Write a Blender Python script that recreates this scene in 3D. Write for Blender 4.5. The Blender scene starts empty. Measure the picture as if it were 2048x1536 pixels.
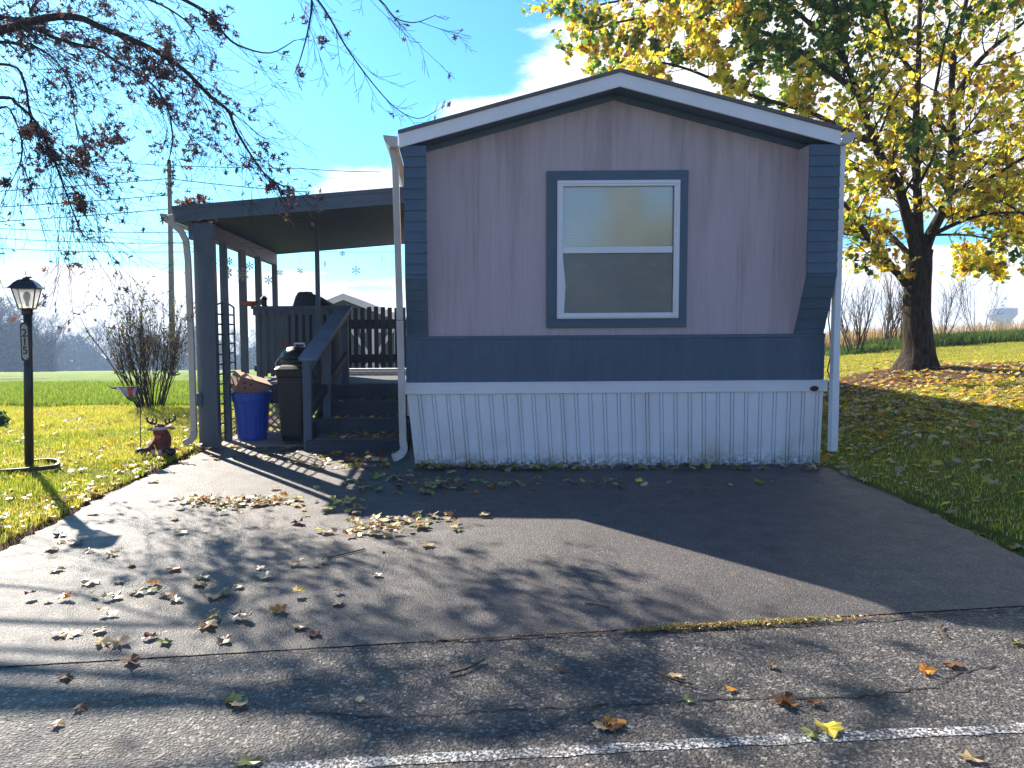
import bpy, math, random
import numpy as np
from mathutils import Vector, Matrix
random.seed(7); rng = np.random.default_rng(7)
R = math.radians
C = bpy.context.scene.collection
scene = bpy.context.scene

# ------------------------------------------------------------------ camera
F = 1538.0; CX = 900.0; CY = 768.0; CZ = 1.36
PITCH = R(4.2); ROLL = R(-0.4)
ROT = Matrix.Rotation(math.pi/2 - PITCH, 3, 'X') @ Matrix.Rotation(ROLL, 3, 'Z')
cam = bpy.data.cameras.new('camera'); camo = bpy.data.objects.new('camera', cam); C.objects.link(camo)
cam.sensor_width = 36; cam.lens = F/2048*36; cam.shift_x = (1024-CX)/2048
cam.clip_start = .05; cam.clip_end = 3000
camo.location = (0, 0, CZ); camo.rotation_euler = ROT.to_euler(); scene.camera = camo

def P(px, py, Y):
    """survey helper: point of the sight line through a pixel of the photograph at distance Y"""
    d = ROT @ Vector((px-CX, CY-py, -F)); t = Y/d.y
    return Vector((d.x*t, Y, CZ+d.z*t))
def G(px, py, z=0.0):
    d = ROT @ Vector((px-CX, CY-py, -F)); t = (z-CZ)/d.z
    return Vector((d.x*t, d.y*t, z))
def proj(p):
    q = ROT.transposed() @ (Vector(p)-Vector((0, 0, CZ)))
    return (CX+F*q.x/-q.z, CY-F*q.y/-q.z) if q.z < -.01 else (-9999, -9999)

# ------------------------------------------------------------------ mesh helpers
class MB:
    def __init__(s): s.v = []; s.f = []
    def add(s, vs, fs):
        n = len(s.v); s.v += [tuple(v) for v in vs]; s.f += [tuple(i+n for i in f) for f in fs]; return s
    def box(s, x0, x1, y0, y1, z0, z1):
        return s.add([(x0,y0,z0),(x1,y0,z0),(x1,y1,z0),(x0,y1,z0),(x0,y0,z1),(x1,y0,z1),(x1,y1,z1),(x0,y1,z1)],
                     [(0,3,2,1),(4,5,6,7),(0,1,5,4),(1,2,6,5),(2,3,7,6),(3,0,4,7)])
    def cbox(s, c, size, rot=None):
        M = rot if rot else Matrix.Identity(3); vs = []
        for z in (-.5,.5):
            for x, y in ((-.5,-.5),(.5,-.5),(.5,.5),(-.5,.5)):
                vs.append(Vector(c) + M @ Vector((x*size[0], y*size[1], z*size[2])))
        return s.add(vs, [(0,3,2,1),(4,5,6,7),(0,1,5,4),(1,2,6,5),(2,3,7,6),(3,0,4,7)])
    def bar(s, a, b, w, h, up=(0,0,1)):
        """rectangular bar from a to b, w wide sideways, h high"""
        a, b = Vector(a), Vector(b); t = (b-a).normalized(); x = t.cross(Vector(up)).normalized(); z = x.cross(t)
        vs = [p + x*sx*w/2 + z*sz*h/2 for p in (a, b) for sx, sz in ((-1,-1),(1,-1),(1,1),(-1,1))]
        return s.add(vs, [(0,3,2,1),(4,5,6,7),(0,1,5,4),(1,2,6,5),(2,3,7,6),(3,0,4,7)])
    def prism(s, poly, ext):
        """polygon (list of 3d points) extruded by vector ext"""
        n = len(poly); e = Vector(ext); vs = [Vector(p) for p in poly] + [Vector(p)+e for p in poly]
        return s.add(vs, [tuple(range(n))[::-1], tuple(range(n, 2*n))] + [(i, (i+1)%n, n+(i+1)%n, n+i) for i in range(n)])
    def tube(s, pts, rad, n=6, cap=True):
        pts = [Vector(p) for p in pts]
        if not hasattr(rad, '__len__'): rad = [rad]*len(pts)
        base = len(s.v); ref = None
        for i, p in enumerate(pts):
            t = (pts[min(i+1, len(pts)-1)] - pts[max(i-1, 0)]).normalized()
            if ref is None: ref = t.orthogonal().normalized()
            x = (ref - t*ref.dot(t)); x = x.normalized() if x.length > 1e-5 else t.orthogonal().normalized(); ref = x
            y = t.cross(x)
            for k in range(n):
                a = 2*math.pi*k/n; s.v.append(tuple(p + (x*math.cos(a)+y*math.sin(a))*rad[i]))
        for i in range(len(pts)-1):
            for k in range(n):
                k2 = (k+1)%n; s.f.append((base+i*n+k, base+i*n+k2, base+(i+1)*n+k2, base+(i+1)*n+k))
        if cap:
            s.f.append(tuple(base+k for k in range(n))[::-1]); s.f.append(tuple(base+(len(pts)-1)*n+k for k in range(n)))
        return s
    def lathe(s, c, prof, n=24, sx=1, sy=1, rot=None, a0=0):
        """prof: (radius, height) list"""
        base = len(s.v); M = rot if rot else Matrix.Identity(3)
        for r, z in prof:
            for k in range(n):
                a = 2*math.pi*k/n+a0; s.v.append(tuple(Vector(c) + M @ Vector((r*math.cos(a)*sx, r*math.sin(a)*sy, z))))
        for i in range(len(prof)-1):
            for k in range(n):
                k2 = (k+1)%n; s.f.append((base+i*n+k, base+i*n+k2, base+(i+1)*n+k2, base+(i+1)*n+k))
        s.f.append(tuple(base+k for k in range(n))[::-1]); s.f.append(tuple(base+(len(prof)-1)*n+k for k in range(n)))
        return s
    def ball(s, c, r, n=16, m=10, rot=None):
        if not hasattr(r, '__len__'): r = (r, r, r)
        base = len(s.v); M = rot if rot else Matrix.Identity(3)
        for i in range(m+1):
            th = math.pi*i/m
            for k in range(n):
                a = 2*math.pi*k/n
                s.v.append(tuple(Vector(c)+M @ Vector((r[0]*max(math.sin(th),.002)*math.cos(a), r[1]*max(math.sin(th),.002)*math.sin(a), -r[2]*math.cos(th)))))
        for i in range(m):
            for k in range(n):
                k2=(k+1)%n; s.f.append((base+i*n+k, base+i*n+k2, base+(i+1)*n+k2, base+(i+1)*n+k))
        return s
    def build(s, name, mat, parent=None, loc=None, smooth=False, bevel=0):
        me = bpy.data.meshes.new(name); o = bpy.data.objects.new(name, me); C.objects.link(o)
        off = Vector(loc) if loc is not None else Vector((0,0,0))
        if parent is not None:
            off = wloc(parent)
            if loc is not None: o.location = Vector(loc)-off; off = Vector(loc)
            o.parent = parent
        elif loc is not None: o.location = loc
        me.from_pydata([(v[0]-off.x, v[1]-off.y, v[2]-off.z) for v in s.v], [], s.f); me.update()
        if mat: me.materials.append(mat)
        if smooth: me.shade_smooth()
        if bevel:
            m = o.modifiers.new('bevel', 'BEVEL'); m.width = bevel; m.segments = 2; m.limit_method = 'ANGLE'; m.angle_limit = R(40)
        return o
def wloc(o):
    v = Vector((0,0,0))
    while o is not None: v = v + o.location; o = o.parent
    return v
def tag(o, label=None, cat=None, group=None, kind=None):
    if label: o['label'] = label
    if cat: o['category'] = cat
    if group: o['group'] = group
    if kind: o['kind'] = kind
    return o
def thing(name, loc, label, cat, group=None):
    o = bpy.data.objects.new(name, None); C.objects.link(o); o.location = loc; o.empty_display_size = .1
    return tag(o, label, cat, group)
def np_mesh(name, V, Fc, k, mat, col=None, loc=(0,0,0), parent=None, smooth=False):
    """V (n,3), Fc (m,k) faces of k corners; col (n,3) point colours"""
    me = bpy.data.meshes.new(name); n = len(V); m = len(Fc)
    me.vertices.add(n); me.vertices.foreach_set('co', np.ascontiguousarray(V-np.array(loc), dtype=np.float32).ravel())
    me.loops.add(m*k); me.loops.foreach_set('vertex_index', np.ascontiguousarray(Fc, dtype=np.int32).ravel())
    me.polygons.add(m); me.polygons.foreach_set('loop_start', np.arange(0, m*k, k, dtype=np.int32))
    try: me.polygons.foreach_set('loop_total', np.full(m, k, dtype=np.int32))
    except Exception: pass
    me.update(calc_edges=True); me.validate()
    if col is not None:
        a = me.attributes.new('tint', 'FLOAT_COLOR', 'POINT')
        a.data.foreach_set('color', np.hstack([col, np.ones((n,1))]).astype(np.float32).ravel())
    me.materials.append(mat)
    if smooth: me.shade_smooth()
    o = bpy.data.objects.new(name, me); C.objects.link(o)
    if parent is not None: o.parent = parent; o.location = Vector(loc)-wloc(parent)
    else: o.location = loc
    return o
def copy_tree(o, parent=None):
    c = o.copy(); C.objects.link(c); c.parent = parent
    for ch in list(o.children): copy_tree(ch, c)
    return c

# ------------------------------------------------------------------ material helpers
def srgb(r, g, b):
    return tuple((c/12.92 if c <= .04045 else ((c+.055)/1.055)**2.4) for c in (r/255, g/255, b/255)) + (1,)
def col4(c): return tuple(c)+(1,) if len(c) == 3 else c
class Mat:
    def __init__(s, name):
        s.m = bpy.data.materials.new(name); s.m.use_nodes = True; s.t = s.m.node_tree; s.N = s.t.nodes; s.L = s.t.links
        s.b = s.N['Principled BSDF']; s.out = s.N['Material Output']
    def new(s, typ, **kw):
        n = s.N.new(typ)
        for k, v in kw.items(): setattr(n, k, v)
        return n
    def link(s, a, b): s.L.new(a, b)
    def coord(s, kind='Object', scale=(1,1,1), rot=(0,0,0)):
        tc = s.new('ShaderNodeTexCoord'); mp = s.new('ShaderNodeMapping'); s.link(tc.outputs[kind], mp.inputs['Vector'])
        mp.inputs['Scale'].default_value = scale; mp.inputs['Rotation'].default_value = rot; return mp.outputs[0]
    def noise(s, vec, scale, detail=4, rough=.55, dist=0):
        n = s.new('ShaderNodeTexNoise'); s.link(vec, n.inputs['Vector'])
        n.inputs['Scale'].default_value = scale; n.inputs['Detail'].default_value = detail
        n.inputs['Roughness'].default_value = rough; n.inputs['Distortion'].default_value = dist; return n.outputs['Fac']
    def voro(s, vec, scale, feature='F1', out='Distance'):
        n = s.new('ShaderNodeTexVoronoi', feature=feature); s.link(vec, n.inputs['Vector']); n.inputs['Scale'].default_value = scale
        return n.outputs[out]
    def ramp(s, fac, stops, interp='LINEAR'):
        r = s.new('ShaderNodeValToRGB'); s.link(fac, r.inputs[0]); r.color_ramp.interpolation = interp
        e = r.color_ramp.elements
        while len(e) > 1: e.remove(e[-1])
        e[0].position = stops[0][0]; e[0].color = col4(stops[0][1])
        for p, c in stops[1:]: x = e.new(p); x.color = col4(c)
        return r.outputs[0]
    def maprange(s, fac, a, b, c=0., d=1.):
        n = s.new('ShaderNodeMapRange'); s.link(fac, n.inputs[0])
        for i, v in enumerate((a, b, c, d)): n.inputs[i+1].default_value = v
        return n.outputs[0]
    def mix(s, fac, a, b, mode='MIX'):
        n = s.new('ShaderNodeMix', data_type='RGBA', blend_type=mode)
        for sock, v in ((n.inputs[0], fac), (n.inputs[6], a), (n.inputs[7], b)):
            if hasattr(v, 'links'): s.link(v, sock)
            elif isinstance(v, (int, float)): sock.default_value = v
            else: sock.default_value = col4(v)
        return n.outputs[2]
    def math(s, op, a, b=None, clamp=False):
        n = s.new('ShaderNodeMath', operation=op, use_clamp=clamp)
        for i, v in enumerate((a, b)):
            if v is None: continue
            if hasattr(v, 'links'): s.link(v, n.inputs[i])
            else: n.inputs[i].default_value = v
        return n.outputs[0]
    def sep(s, vec):
        n = s.new('ShaderNodeSeparateXYZ'); s.link(vec, n.inputs[0]); return n.outputs
    def bump(s, h, strength=.3, dist=.01):
        n = s.new('ShaderNodeBump'); s.link(h, n.inputs['Height']); n.inputs['Strength'].default_value = strength
        n.inputs['Distance'].default_value = dist; s.link(n.outputs[0], s.b.inputs['Normal']); return n.outputs[0]
    def base(s, v):
        if hasattr(v, 'links'): s.link(v, s.b.inputs['Base Color'])
        else: s.b.inputs['Base Color'].default_value = col4(v)
        return s
    def set(s, rough=None, metal=None, spec=None, **kw):
        if rough is not None: s.b.inputs['Roughness'].default_value = rough
        if metal is not None: s.b.inputs['Metallic'].default_value = metal
        if spec is not None: s.b.inputs['Specular IOR Level'].default_value = spec
        for k, v in kw.items(): s.b.inputs[k].default_value = v
        return s
def paint(name, c, rough=.55, var=.25, scale=3, bump=.15, grain=(1,1,1)):
    m = Mat(name); v = m.coord('Object', grain)
    n = m.noise(v, scale, 6, .6); n2 = m.noise(v, scale*14, 3, .6)
    f = m.maprange(m.math('ADD', m.math('MULTIPLY', n, .7), m.math('MULTIPLY', n2, .3)), .3, .7, 1-var, 1+var*.5)
    h = m.new('ShaderNodeHueSaturation'); h.inputs['Color'].default_value = col4(c); m.link(f, h.inputs['Value'])
    m.base(h.outputs[0]); m.set(rough=rough); m.bump(n2, bump, .004); return m.m
def leafmat(name, trans=.45, rough=.5, spec=.3, attr=True, c=(.5,.3,.05), satur=1.0):
    m = Mat(name)
    if attr:
        a = m.new('ShaderNodeAttribute', attribute_name='tint'); colr = a.outputs['Color']
    else:
        oi = m.new('ShaderNodeObjectInfo'); h = m.new('ShaderNodeHueSaturation'); h.inputs['Color'].default_value = col4(c)
        m.link(m.maprange(oi.outputs['Random'], 0, 1, .6, 1.35), h.inputs['Value']); 
        n = m.noise(m.coord('Object'), 40, 3); colr = m.mix(m.maprange(n, .4, .65, 0, .55), h.outputs[0], (.16,.09,.04))
    m.base(colr); m.set(rough=rough, spec=spec)
    tr = m.new('ShaderNodeBsdfTranslucent'); mx = m.new('ShaderNodeMixShader'); mx.inputs[0].default_value = trans
    m.link(colr, tr.inputs[0]); m.link(m.b.outputs[0], mx.inputs[1]); m.link(tr.outputs[0], mx.inputs[2]); m.link(mx.outputs[0], m.out.inputs[0])
    return m.m

# ---- palette
M = {}
M['blue'] = paint('slate blue paint', (.066,.110,.165), .5, .22, 2, .15, (1,1,1))
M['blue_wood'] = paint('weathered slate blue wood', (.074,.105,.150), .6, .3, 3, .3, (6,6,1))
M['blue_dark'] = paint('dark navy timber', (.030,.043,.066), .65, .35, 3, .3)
M['white'] = paint('white vinyl trim', (.80,.80,.83), .4, .1, 3, .05)
M['gutter'] = paint('aged cream aluminium', (.52,.48,.44), .45, .2, 4, .05)
M['black'] = paint('black painted metal', (.012,.013,.015), .35, .3, 8, .05)
M['black_plastic'] = paint('black plastic', (.009,.010,.013), .45, .3, 8, .05)
M['blue_plastic'] = paint('blue recycling plastic', (.012,.075,.48), .38, .12, 5, .05)
M['shingle'] = paint('grey roof sheet', (.12,.12,.13), .7, .3, 6, .3)
M['grey_wood'] = paint('weathered grey timber', (.18,.16,.14), .8, .4, 3, .5, (8,8,.6))
M['soil'] = paint('concrete', (.3,.25,.2), .85, .25, 4, .4)

def m_siding():
    m = Mat('taupe vertical groove siding'); v = m.coord('Object')
    x, y, z = m.sep(v)
    # vertical grain: stretched noise, weather streaks
    g = m.noise(m.coord('Object', (1,1,.02)), 60, 4, .6); g2 = m.noise(m.coord('Object', (1,1,.10)), 5.5, 5, .65, .4)
    g3 = m.noise(m.coord('Object', (1,1,.06)), 22, 3, .6)
    big = m.noise(v, .8, 3)
    c = m.mix(m.maprange(g, .3, .7), (.465,.375,.395), (.54,.44,.46))
    streak = m.maprange(m.math('MULTIPLY', m.maprange(g2, .46, .72), m.maprange(g3, .35, .65)), 0, .55, 0, .75)
    c = m.mix(streak, c, (.35,.275,.29))
    c = m.mix(m.maprange(big, .35, .7, 0, .35), c, (.55,.45,.46))
    # dirt that washes down from under the rake (top of the gable)
    top = m.math('MULTIPLY', m.maprange(z, 2.3, 3.4), m.maprange(g2, .35, .6)); c = m.mix(m.math('MULTIPLY', top, .5), c, (.27,.225,.24))
    sm = m.new('ShaderNodeTexBrick'); mpv = m.coord('Object', (1,1,1), (R(90),0,0)); m.link(mpv, sm.inputs['Vector']); sm.inputs['Scale'].default_value = 1; sm.inputs['Brick Width'].default_value = 1.22; sm.inputs['Row Height'].default_value = 9; sm.inputs['Mortar Size'].default_value = .002; sm.offset = 0
    c = m.mix(m.math('MULTIPLY', sm.outputs['Fac'], .35), c, (.17,.15,.16))
    c = m.mix(m.maprange(m.voro(m.coord('Object', (1,1,1)), 2.6), .012, .006, 0, .7), c, (.08,.07,.07))
    m.base(c); m.set(rough=.75)
    w = m.new('ShaderNodeTexWave', wave_type='BANDS', bands_direction='X'); m.link(v, w.inputs['Vector']); w.inputs['Scale'].default_value = 8
    gro = m.maprange(w.outputs['Fac'], 0, .12); m.bump(m.math('ADD', m.math('MULTIPLY', gro, .6), m.math('MULTIPLY', g, .5)), .35, .004)
    return m.m
M['siding'] = m_siding()
def m_skirt():
    m = Mat('white vinyl skirting with dirt'); v = m.coord('Object'); x, y, z = m.sep(v)
    n = m.noise(v, 1.7, 5, .6, .3); n2 = m.noise(m.coord('Object', (1,1,.06)), 5, 4)
    low = m.maprange(z, .35, 0.0)
    d = m.math('MULTIPLY', m.maprange(n, .48, .75), m.math('ADD', low, .25)); d2 = m.math('MULTIPLY', m.maprange(n2, .5, .7), .35)
    c = m.mix(m.math('ADD', d, d2, True), (.82,.82,.85), (.55,.50,.46))
    # mud splash at the foot
    sp = m.math('MULTIPLY', m.maprange(z, .14, .0), m.maprange(m.noise(v, 25, 3), .35, .6)); c = m.mix(m.math('MULTIPLY', sp, .95), c, (.17,.145,.11))
    m.base(c); m.set(rough=.38); m.bump(m.noise(v, 9, 2), .08, .01); return m.m
M['skirt'] = m_skirt()
def m_band():
    m = Mat('slate blue lower wall band'); v = m.coord('Object')
    g = m.noise(m.coord('Object', (1,1,.05)), 30, 4); n = m.noise(v, 2.2, 6, .65)
    c = m.mix(m.maprange(g, .3, .7), (.056,.092,.140), (.074,.116,.172)); c = m.mix(m.maprange(n, .5, .75, 0, .4), c, (.03,.045,.075))
    m.base(c); m.set(rough=.5); m.bump(g, .3, .004); return m.m
M['band'] = m_band()
def m_asphalt(name, road):
    m = Mat(name); v = m.coord('Object')
    fine = m.voro(v, 170 if not road else 80, out='Color'); fs = m.sep(fine)[0]
    n = m.noise(v, 60, 4, .7); big = m.noise(v, .9, 5, .6, .3); mid = m.noise(v, 6, 4, .6)
    if road:
        c = m.ramp(fs, [(0,(.018,.017,.021)), (.5,(.062,.056,.058)), (.75,(.13,.12,.115)), (.9,(.28,.25,.22)), (1,(.5,.45,.4))])
        c = m.mix(m.maprange(n, .3, .75, 0, .35), c, (.036,.035,.040))
        rust = m.maprange(m.noise(v, 2.3, 5, .7), .62, .74, 0, .55); c = m.mix(rust, c, (.16,.075,.045))
    else:
        c = m.ramp(fs, [(0,(.028,.024,.027)), (.5,(.070,.062,.064)), (.85,(.15,.135,.13)), (1,(.36,.32,.29))])
        c = m.mix(m.maprange(n, .35, .75, 0, .45), c, (.060,.053,.056))
        c = m.mix(m.maprange(mid, .35, .7, 0, .35), c, (.080,.073,.074))
    c = m.mix(m.maprange(big, .42, .72, 0, .45), c, (.030,.028,.031) if not road else (.05,.047,.047))
    gr = m.noise(v, 42, 6, .85); c = m.mix(m.maprange(gr, .44, .60, .0, .7), c, (.032,.030,.031)); sp2 = m.noise(v, 75, 3, .8); c = m.mix(m.maprange(sp2, .60, .70, 0, .6), c, (.22,.205,.19))
    st1 = m.noise(v, 1.7, 6, .7, 1.2); c = m.mix(m.maprange(st1, .56, .66, 0, .5), c, (.022,.020,.022)); c = m.mix(m.maprange(m.noise(v, 3.1, 5, .65, .5), .58, .70, 0, .45), c, (.15,.135,.13)); sp3 = m.voro(v, 1.35); c = m.mix(m.math('MULTIPLY', m.maprange(sp3, .13, .05), m.maprange(gr, .35, .6)), c, (.018,.016,.018))
    m.base(c)
    r = m.maprange(mid, .3, .7, .46, .62); m.link(r, m.b.inputs['Roughness']); m.set(spec=.40)
    h = m.math('ADD', m.math('MULTIPLY', m.voro(v, 150 if not road else 90), .9), m.math('ADD', m.math('MULTIPLY', n, .8), m.math('MULTIPLY', gr, .8)))
    m.bump(h, .8 if not road else .9, .006 if not road else .012)
    return m.m
M['drive'] = m_asphalt('driveway asphalt', False); M['road'] = m_asphalt('coarse road asphalt', True)
def m_line():
    m = Mat('worn white road paint'); v = m.coord('Object'); f = m.maprange(m.noise(v, 55, 5, .75), .50, .56)
    f2 = m.maprange(m.noise(v, 9, 4), .35, .6, .2, 1); k = m.math('MULTIPLY', f, 1)
    c = m.mix(m.math('MULTIPLY', m.maprange(m.noise(v, 70, 4, .7), .53, .42), f2), (.04,.04,.045), (.62,.62,.62))
    m.base(c); m.set(rough=.7); m.bump(m.voro(v, 105), .7, .006); return m.m
M['line'] = m_line()
M['crack'] = paint('dark brown crack', (.022,.019,.018), .9, .4, 20, .5)  # even dark brown for the pavement cracks
def m_terrain():
    m = Mat('lawn and field soil'); v = m.coord('Object'); a = m.new('ShaderNodeAttribute', attribute_name='tint')
    n = m.noise(v, .7, 5, .65); n2 = m.noise(v, 9, 5, .7); n3 = m.noise(v, 70, 4, .7)
    r, g, b = m.sep(a.outputs['Color'])   # r = soil/mulch, g = dry grass, b = field green
    grass = m.mix(m.maprange(n2, .3, .7), (.10,.13,.018), (.23,.22,.035)); grass = m.mix(m.maprange(n, .4, .65, 0, .7), grass, (.28,.24,.04))
    field = m.mix(m.maprange(n, .3, .7), (.12,.20,.025), (.22,.30,.04)); field = m.mix(m.maprange(n2, .45, .75, 0, .4), field, (.09,.15,.02))
    dry = m.mix(m.maprange(n2, .3, .7), (.30,.22,.06), (.36,.31,.06))
    c = m.mix(b, grass, field); c = m.mix(m.math('MULTIPLY', g, m.maprange(n, .3, .6, .4, 1)), c, dry)
    soil = m.mix(m.maprange(n3, .3, .7), (.055,.032,.02), (.17,.10,.06))
    c = m.mix(m.maprange(m.math('ADD', r, m.maprange(n2, .3, .7, -.2, .2)), .4, .6), c, soil)
    m.base(c); m.set(rough=.9, spec=.1); m.bump(m.math('ADD', n3, m.math('MULTIPLY', n2, .7)), .8, .05); return m.m
M['terrain'] = m_terrain()
M['grass'] = leafmat('grass blade', .45, .6, .2)
M['leaf'] = leafmat('maple foliage', .62, .5, .25)
M['oakleaf'] = leafmat('dry oak foliage', .35, .6, .2)
M['litter'] = leafmat('leaf litter', .28, .42, .45)
def m_bark(name, c1, c2):
    m = Mat(name); g = m.noise(m.coord('Object', (1,1,.22)), 26, 5, .7, .3); m.base(m.mix(m.maprange(g, .35, .65), c1, c2)); m.set(rough=.9, spec=.1)
    m.bump(g, .9, .03); return m.m
M['bark'] = m_bark('maple bark', (.020,.015,.012), (.075,.058,.045)); M['oakbark'] = m_bark('oak bark', (.03,.024,.03), (.07,.055,.06))
M['twig'] = m_bark('shrub bark', (.05,.038,.03), (.14,.11,.085)); M['pole'] = m_bark('weathered pole timber', (.14,.11,.095), (.24,.2,.17))

# ------------------------------------------------------------------ terrain
def sst(a, b, x):
    t = np.clip((x-a)/(b-a), 0, 1); return t*t*(3-2*t)
XL, XR = -2.84, 3.55      # driveway edges
TREE = P(1835, 756, 12.0)
def terrain(x, y):
    x = np.asarray(x, float); y = np.asarray(y, float)
    left = .012 + .10*sst(0, 1.1, XL-x)
    s = np.maximum(0, y-11.5)
    zl = left - .052*s*s/(s+8)
    d = np.maximum(0, x-XR)
    hr = (1.12*(1-np.exp(-.19*d)))*sst(3.4, 6.2, y) + .012
    hr = hr - .022*np.maximum(0, y-13)*np.exp(-(d/7)**2) 
    hr = hr - .05*np.maximum(0, y-24)
    hr += .10*np.exp(-(((x-TREE.x)/1.0)**2+((y-TREE.y)/.9)**2)**1.0)
    hr += .04*np.exp(-(((x-12.5)/3.2)**2+((y-18)/1.3)**2))
    w = sst(0, 7, x) if False else sst(1.0, 6.0, x)
    w = np.where(y < 12, (x > .3)*1.0, w*1.0)
    z = zl*(1-w)+hr*w
    inside = (x > XL-.02) & (x < XR+.02) & (y < 25.5)
    z = np.where(inside, -.05, z)
    z = np.where(y < 3.28+.137*x, -.06, z)
    z = z + .012*np.sin(x*3.1+1.3*np.sin(y*2.3))*np.sin(y*2.7)*(~inside)
    return z
def axis(lo, hi, flo, fhi, fine, ratio=1.13):
    a = list(np.arange(flo, fhi, fine)); st = fine; x = fhi
    while x < hi: a.append(x); st *= ratio; x += st
    a.append(hi); st = fine; x = flo-fine
    pre = []
    while x > lo: pre.append(x); st *= ratio; x -= st
    return np.array([lo]+pre[::-1]+a)
xs = axis(-900, 900, -9, 14, .11); ys = axis(-60, 1500, 2.6, 21, .11)
ys = np.unique(ys); X, Yg = np.meshgrid(xs, ys); Z = terrain(X, Yg)
soil = np.exp(-((((X-TREE.x-.1)/2.6)**2+((Yg-TREE.y+.55)/1.15)**2))**2)
c0, c1 = P(-60, 775, 38), P(20, 775, 30)
soil = np.maximum(soil, np.exp(-(((X+19.5)/3.2)**2+((Yg-32)/2.0)**2)**2)); soil = np.maximum(soil, np.exp(-(((X+27)/5)**2+((Yg-42)/1.6)**2)**2))
soil = np.maximum(soil, .62*((X > XL-.12) & (X < XL+.3) & (Yg > 3)))
fieldm = sst(13.0, 14.5, Yg+.25*np.sin(X))*(X < 6)
dry = sst(9.2, 10.2, Yg)*(1-sst(12.0, 13.6, Yg))*(X < 0)*.9 + sst(19, 21, Yg)*(X > 6)*.5
V = np.stack([X.ravel(), Yg.ravel(), Z.ravel()], 1); nx, ny = len(xs), len(ys)
idx = np.arange(nx*ny).reshape(ny, nx)
Q = np.stack([idx[:-1,:-1].ravel(), idx[:-1,1:].ravel(), idx[1:,1:].ravel(), idx[1:,:-1].ravel()], 1)
colr = np.stack([soil.ravel(), dry.ravel(), fieldm.ravel()], 1)
tag(np_mesh('ground', V, Q, 4, M['terrain'], colr, smooth=True), kind='structure')

# driveway sheet with ragged edges
def sheet(name, outline, z, mat):
    mb = MB(); n = len(outline); mb.add([(x, y, z) for x, y in outline], [tuple(range(n))]); return tag(mb.build(name, mat), kind='structure')
def ragged(a, b, n, amp, seed):
    r = random.Random(seed); out = []
    for i in range(n+1):
        t = i/n; e = 0 if i in (0, n) else 1
        out.append((a[0]+(b[0]-a[0])*t + r.uniform(-amp, amp)*e, a[1]+(b[1]-a[1])*t + r.uniform(-amp, amp)*.3*e))
    return out
def seamY(x): return 3.27 + .13*x
o1 = ragged((-2.80, seamY(-2.8)), (3.20, seamY(3.2)), 60, .012, 1) + ragged((3.28, 3.8), (3.66, 7.46), 70, .03, 2) + [(3.66, 9.95), (-2.76, 9.95)] + ragged((-2.76, 8.4), (-2.86, 6.4), 30, .03, 3) + ragged((-2.86, 6.4), (-2.72, 3.5), 50, .03, 4)
sheet('driveway', o1, 0.0, M['drive'])
o2 = [(-40, -12), (40, -12), (40, seamY(3.2)+.02)] + [(3.2, seamY(3.2)+.06), (-2.8, seamY(-2.8)+.06)] + [(-40, seamY(-2.8)+.06)]
sheet('road', o2, -.004, M['road'])
sheet('patio', [(-2.72, 8.75), (-.46, 8.75), (-.46, 9.95), (-2.72, 9.95)], .005, M['soil'])
lp = [G(px, py, 0) for px, py in ((-300,1588),(600,1530),(1100,1502),(1500,1480),(1800,1466),(2048,1455),(2600,1425))]
ln = []
for i in range(len(lp)-1):
    for k in range(12): ln.append(lp[i].lerp(lp[i+1], k/12))
rr = random.Random(3)
ol = [(p.x, p.y-.029+rr.uniform(-.006,.006)) for p in ln] + [(p.x, p.y+.029+rr.uniform(-.006,.006)) for p in ln[::-1]]
tag(sheet('road_marking', ol, -.002, M['line']), kind='structure')
def crack(pix, w, seed, z=-.0012):
    r = random.Random(seed); pts = [G(a, b, 0) for a, b in pix]; L = []
    for i in range(len(pts)-1):
        for k in range(9): L.append(pts[i].lerp(pts[i+1], k/9)+Vector((r.uniform(-.008,.008), r.uniform(-.012,.012), 0)))
    L.append(pts[-1]); n = len(L); mb = MB()
    vs = [(p.x, p.y-w*r.uniform(.1,1)/2, z) for p in L] + [(p.x, p.y+w*r.uniform(.1,1)/2, z) for p in L]
    mb.add(vs, [(i, i+1, n+i+1, n+i) for i in range(n-1)]); tag(mb.build('pavement_crack', M['crack']), kind='structure')
crack([(1024,1418),(1250,1408),(1400,1398),(1560,1396),(1730,1392),(1870,1372),(1920,1345),(1990,1330)], .014, 1)
crack([(0,1440),(200,1400),(520,1370),(700,1340),(900,1330)], .008, 2)
crack([(1024,1418),(820,1432),(560,1425)], .010, 3)
crack([(1000,1470),(1160,1445),(1330,1425),(1480,1418)], .007, 4)
crack([(1690,1055),(1780,1076),(1860,1082),(1930,1100)], .010, 5, .004)
crack([(560,1300),(760,1300),(900,1290)], .008, 6, .004)
crack([(1500,1330),(1640,1300),(1760,1310),(1850,1290)], .006, 7)
crack([(880,1282),(1100,1272),(1300,1266),(1500,1256),(1700,1245),(1900,1228),(2048,1219)], .018, 8, .004)


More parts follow.
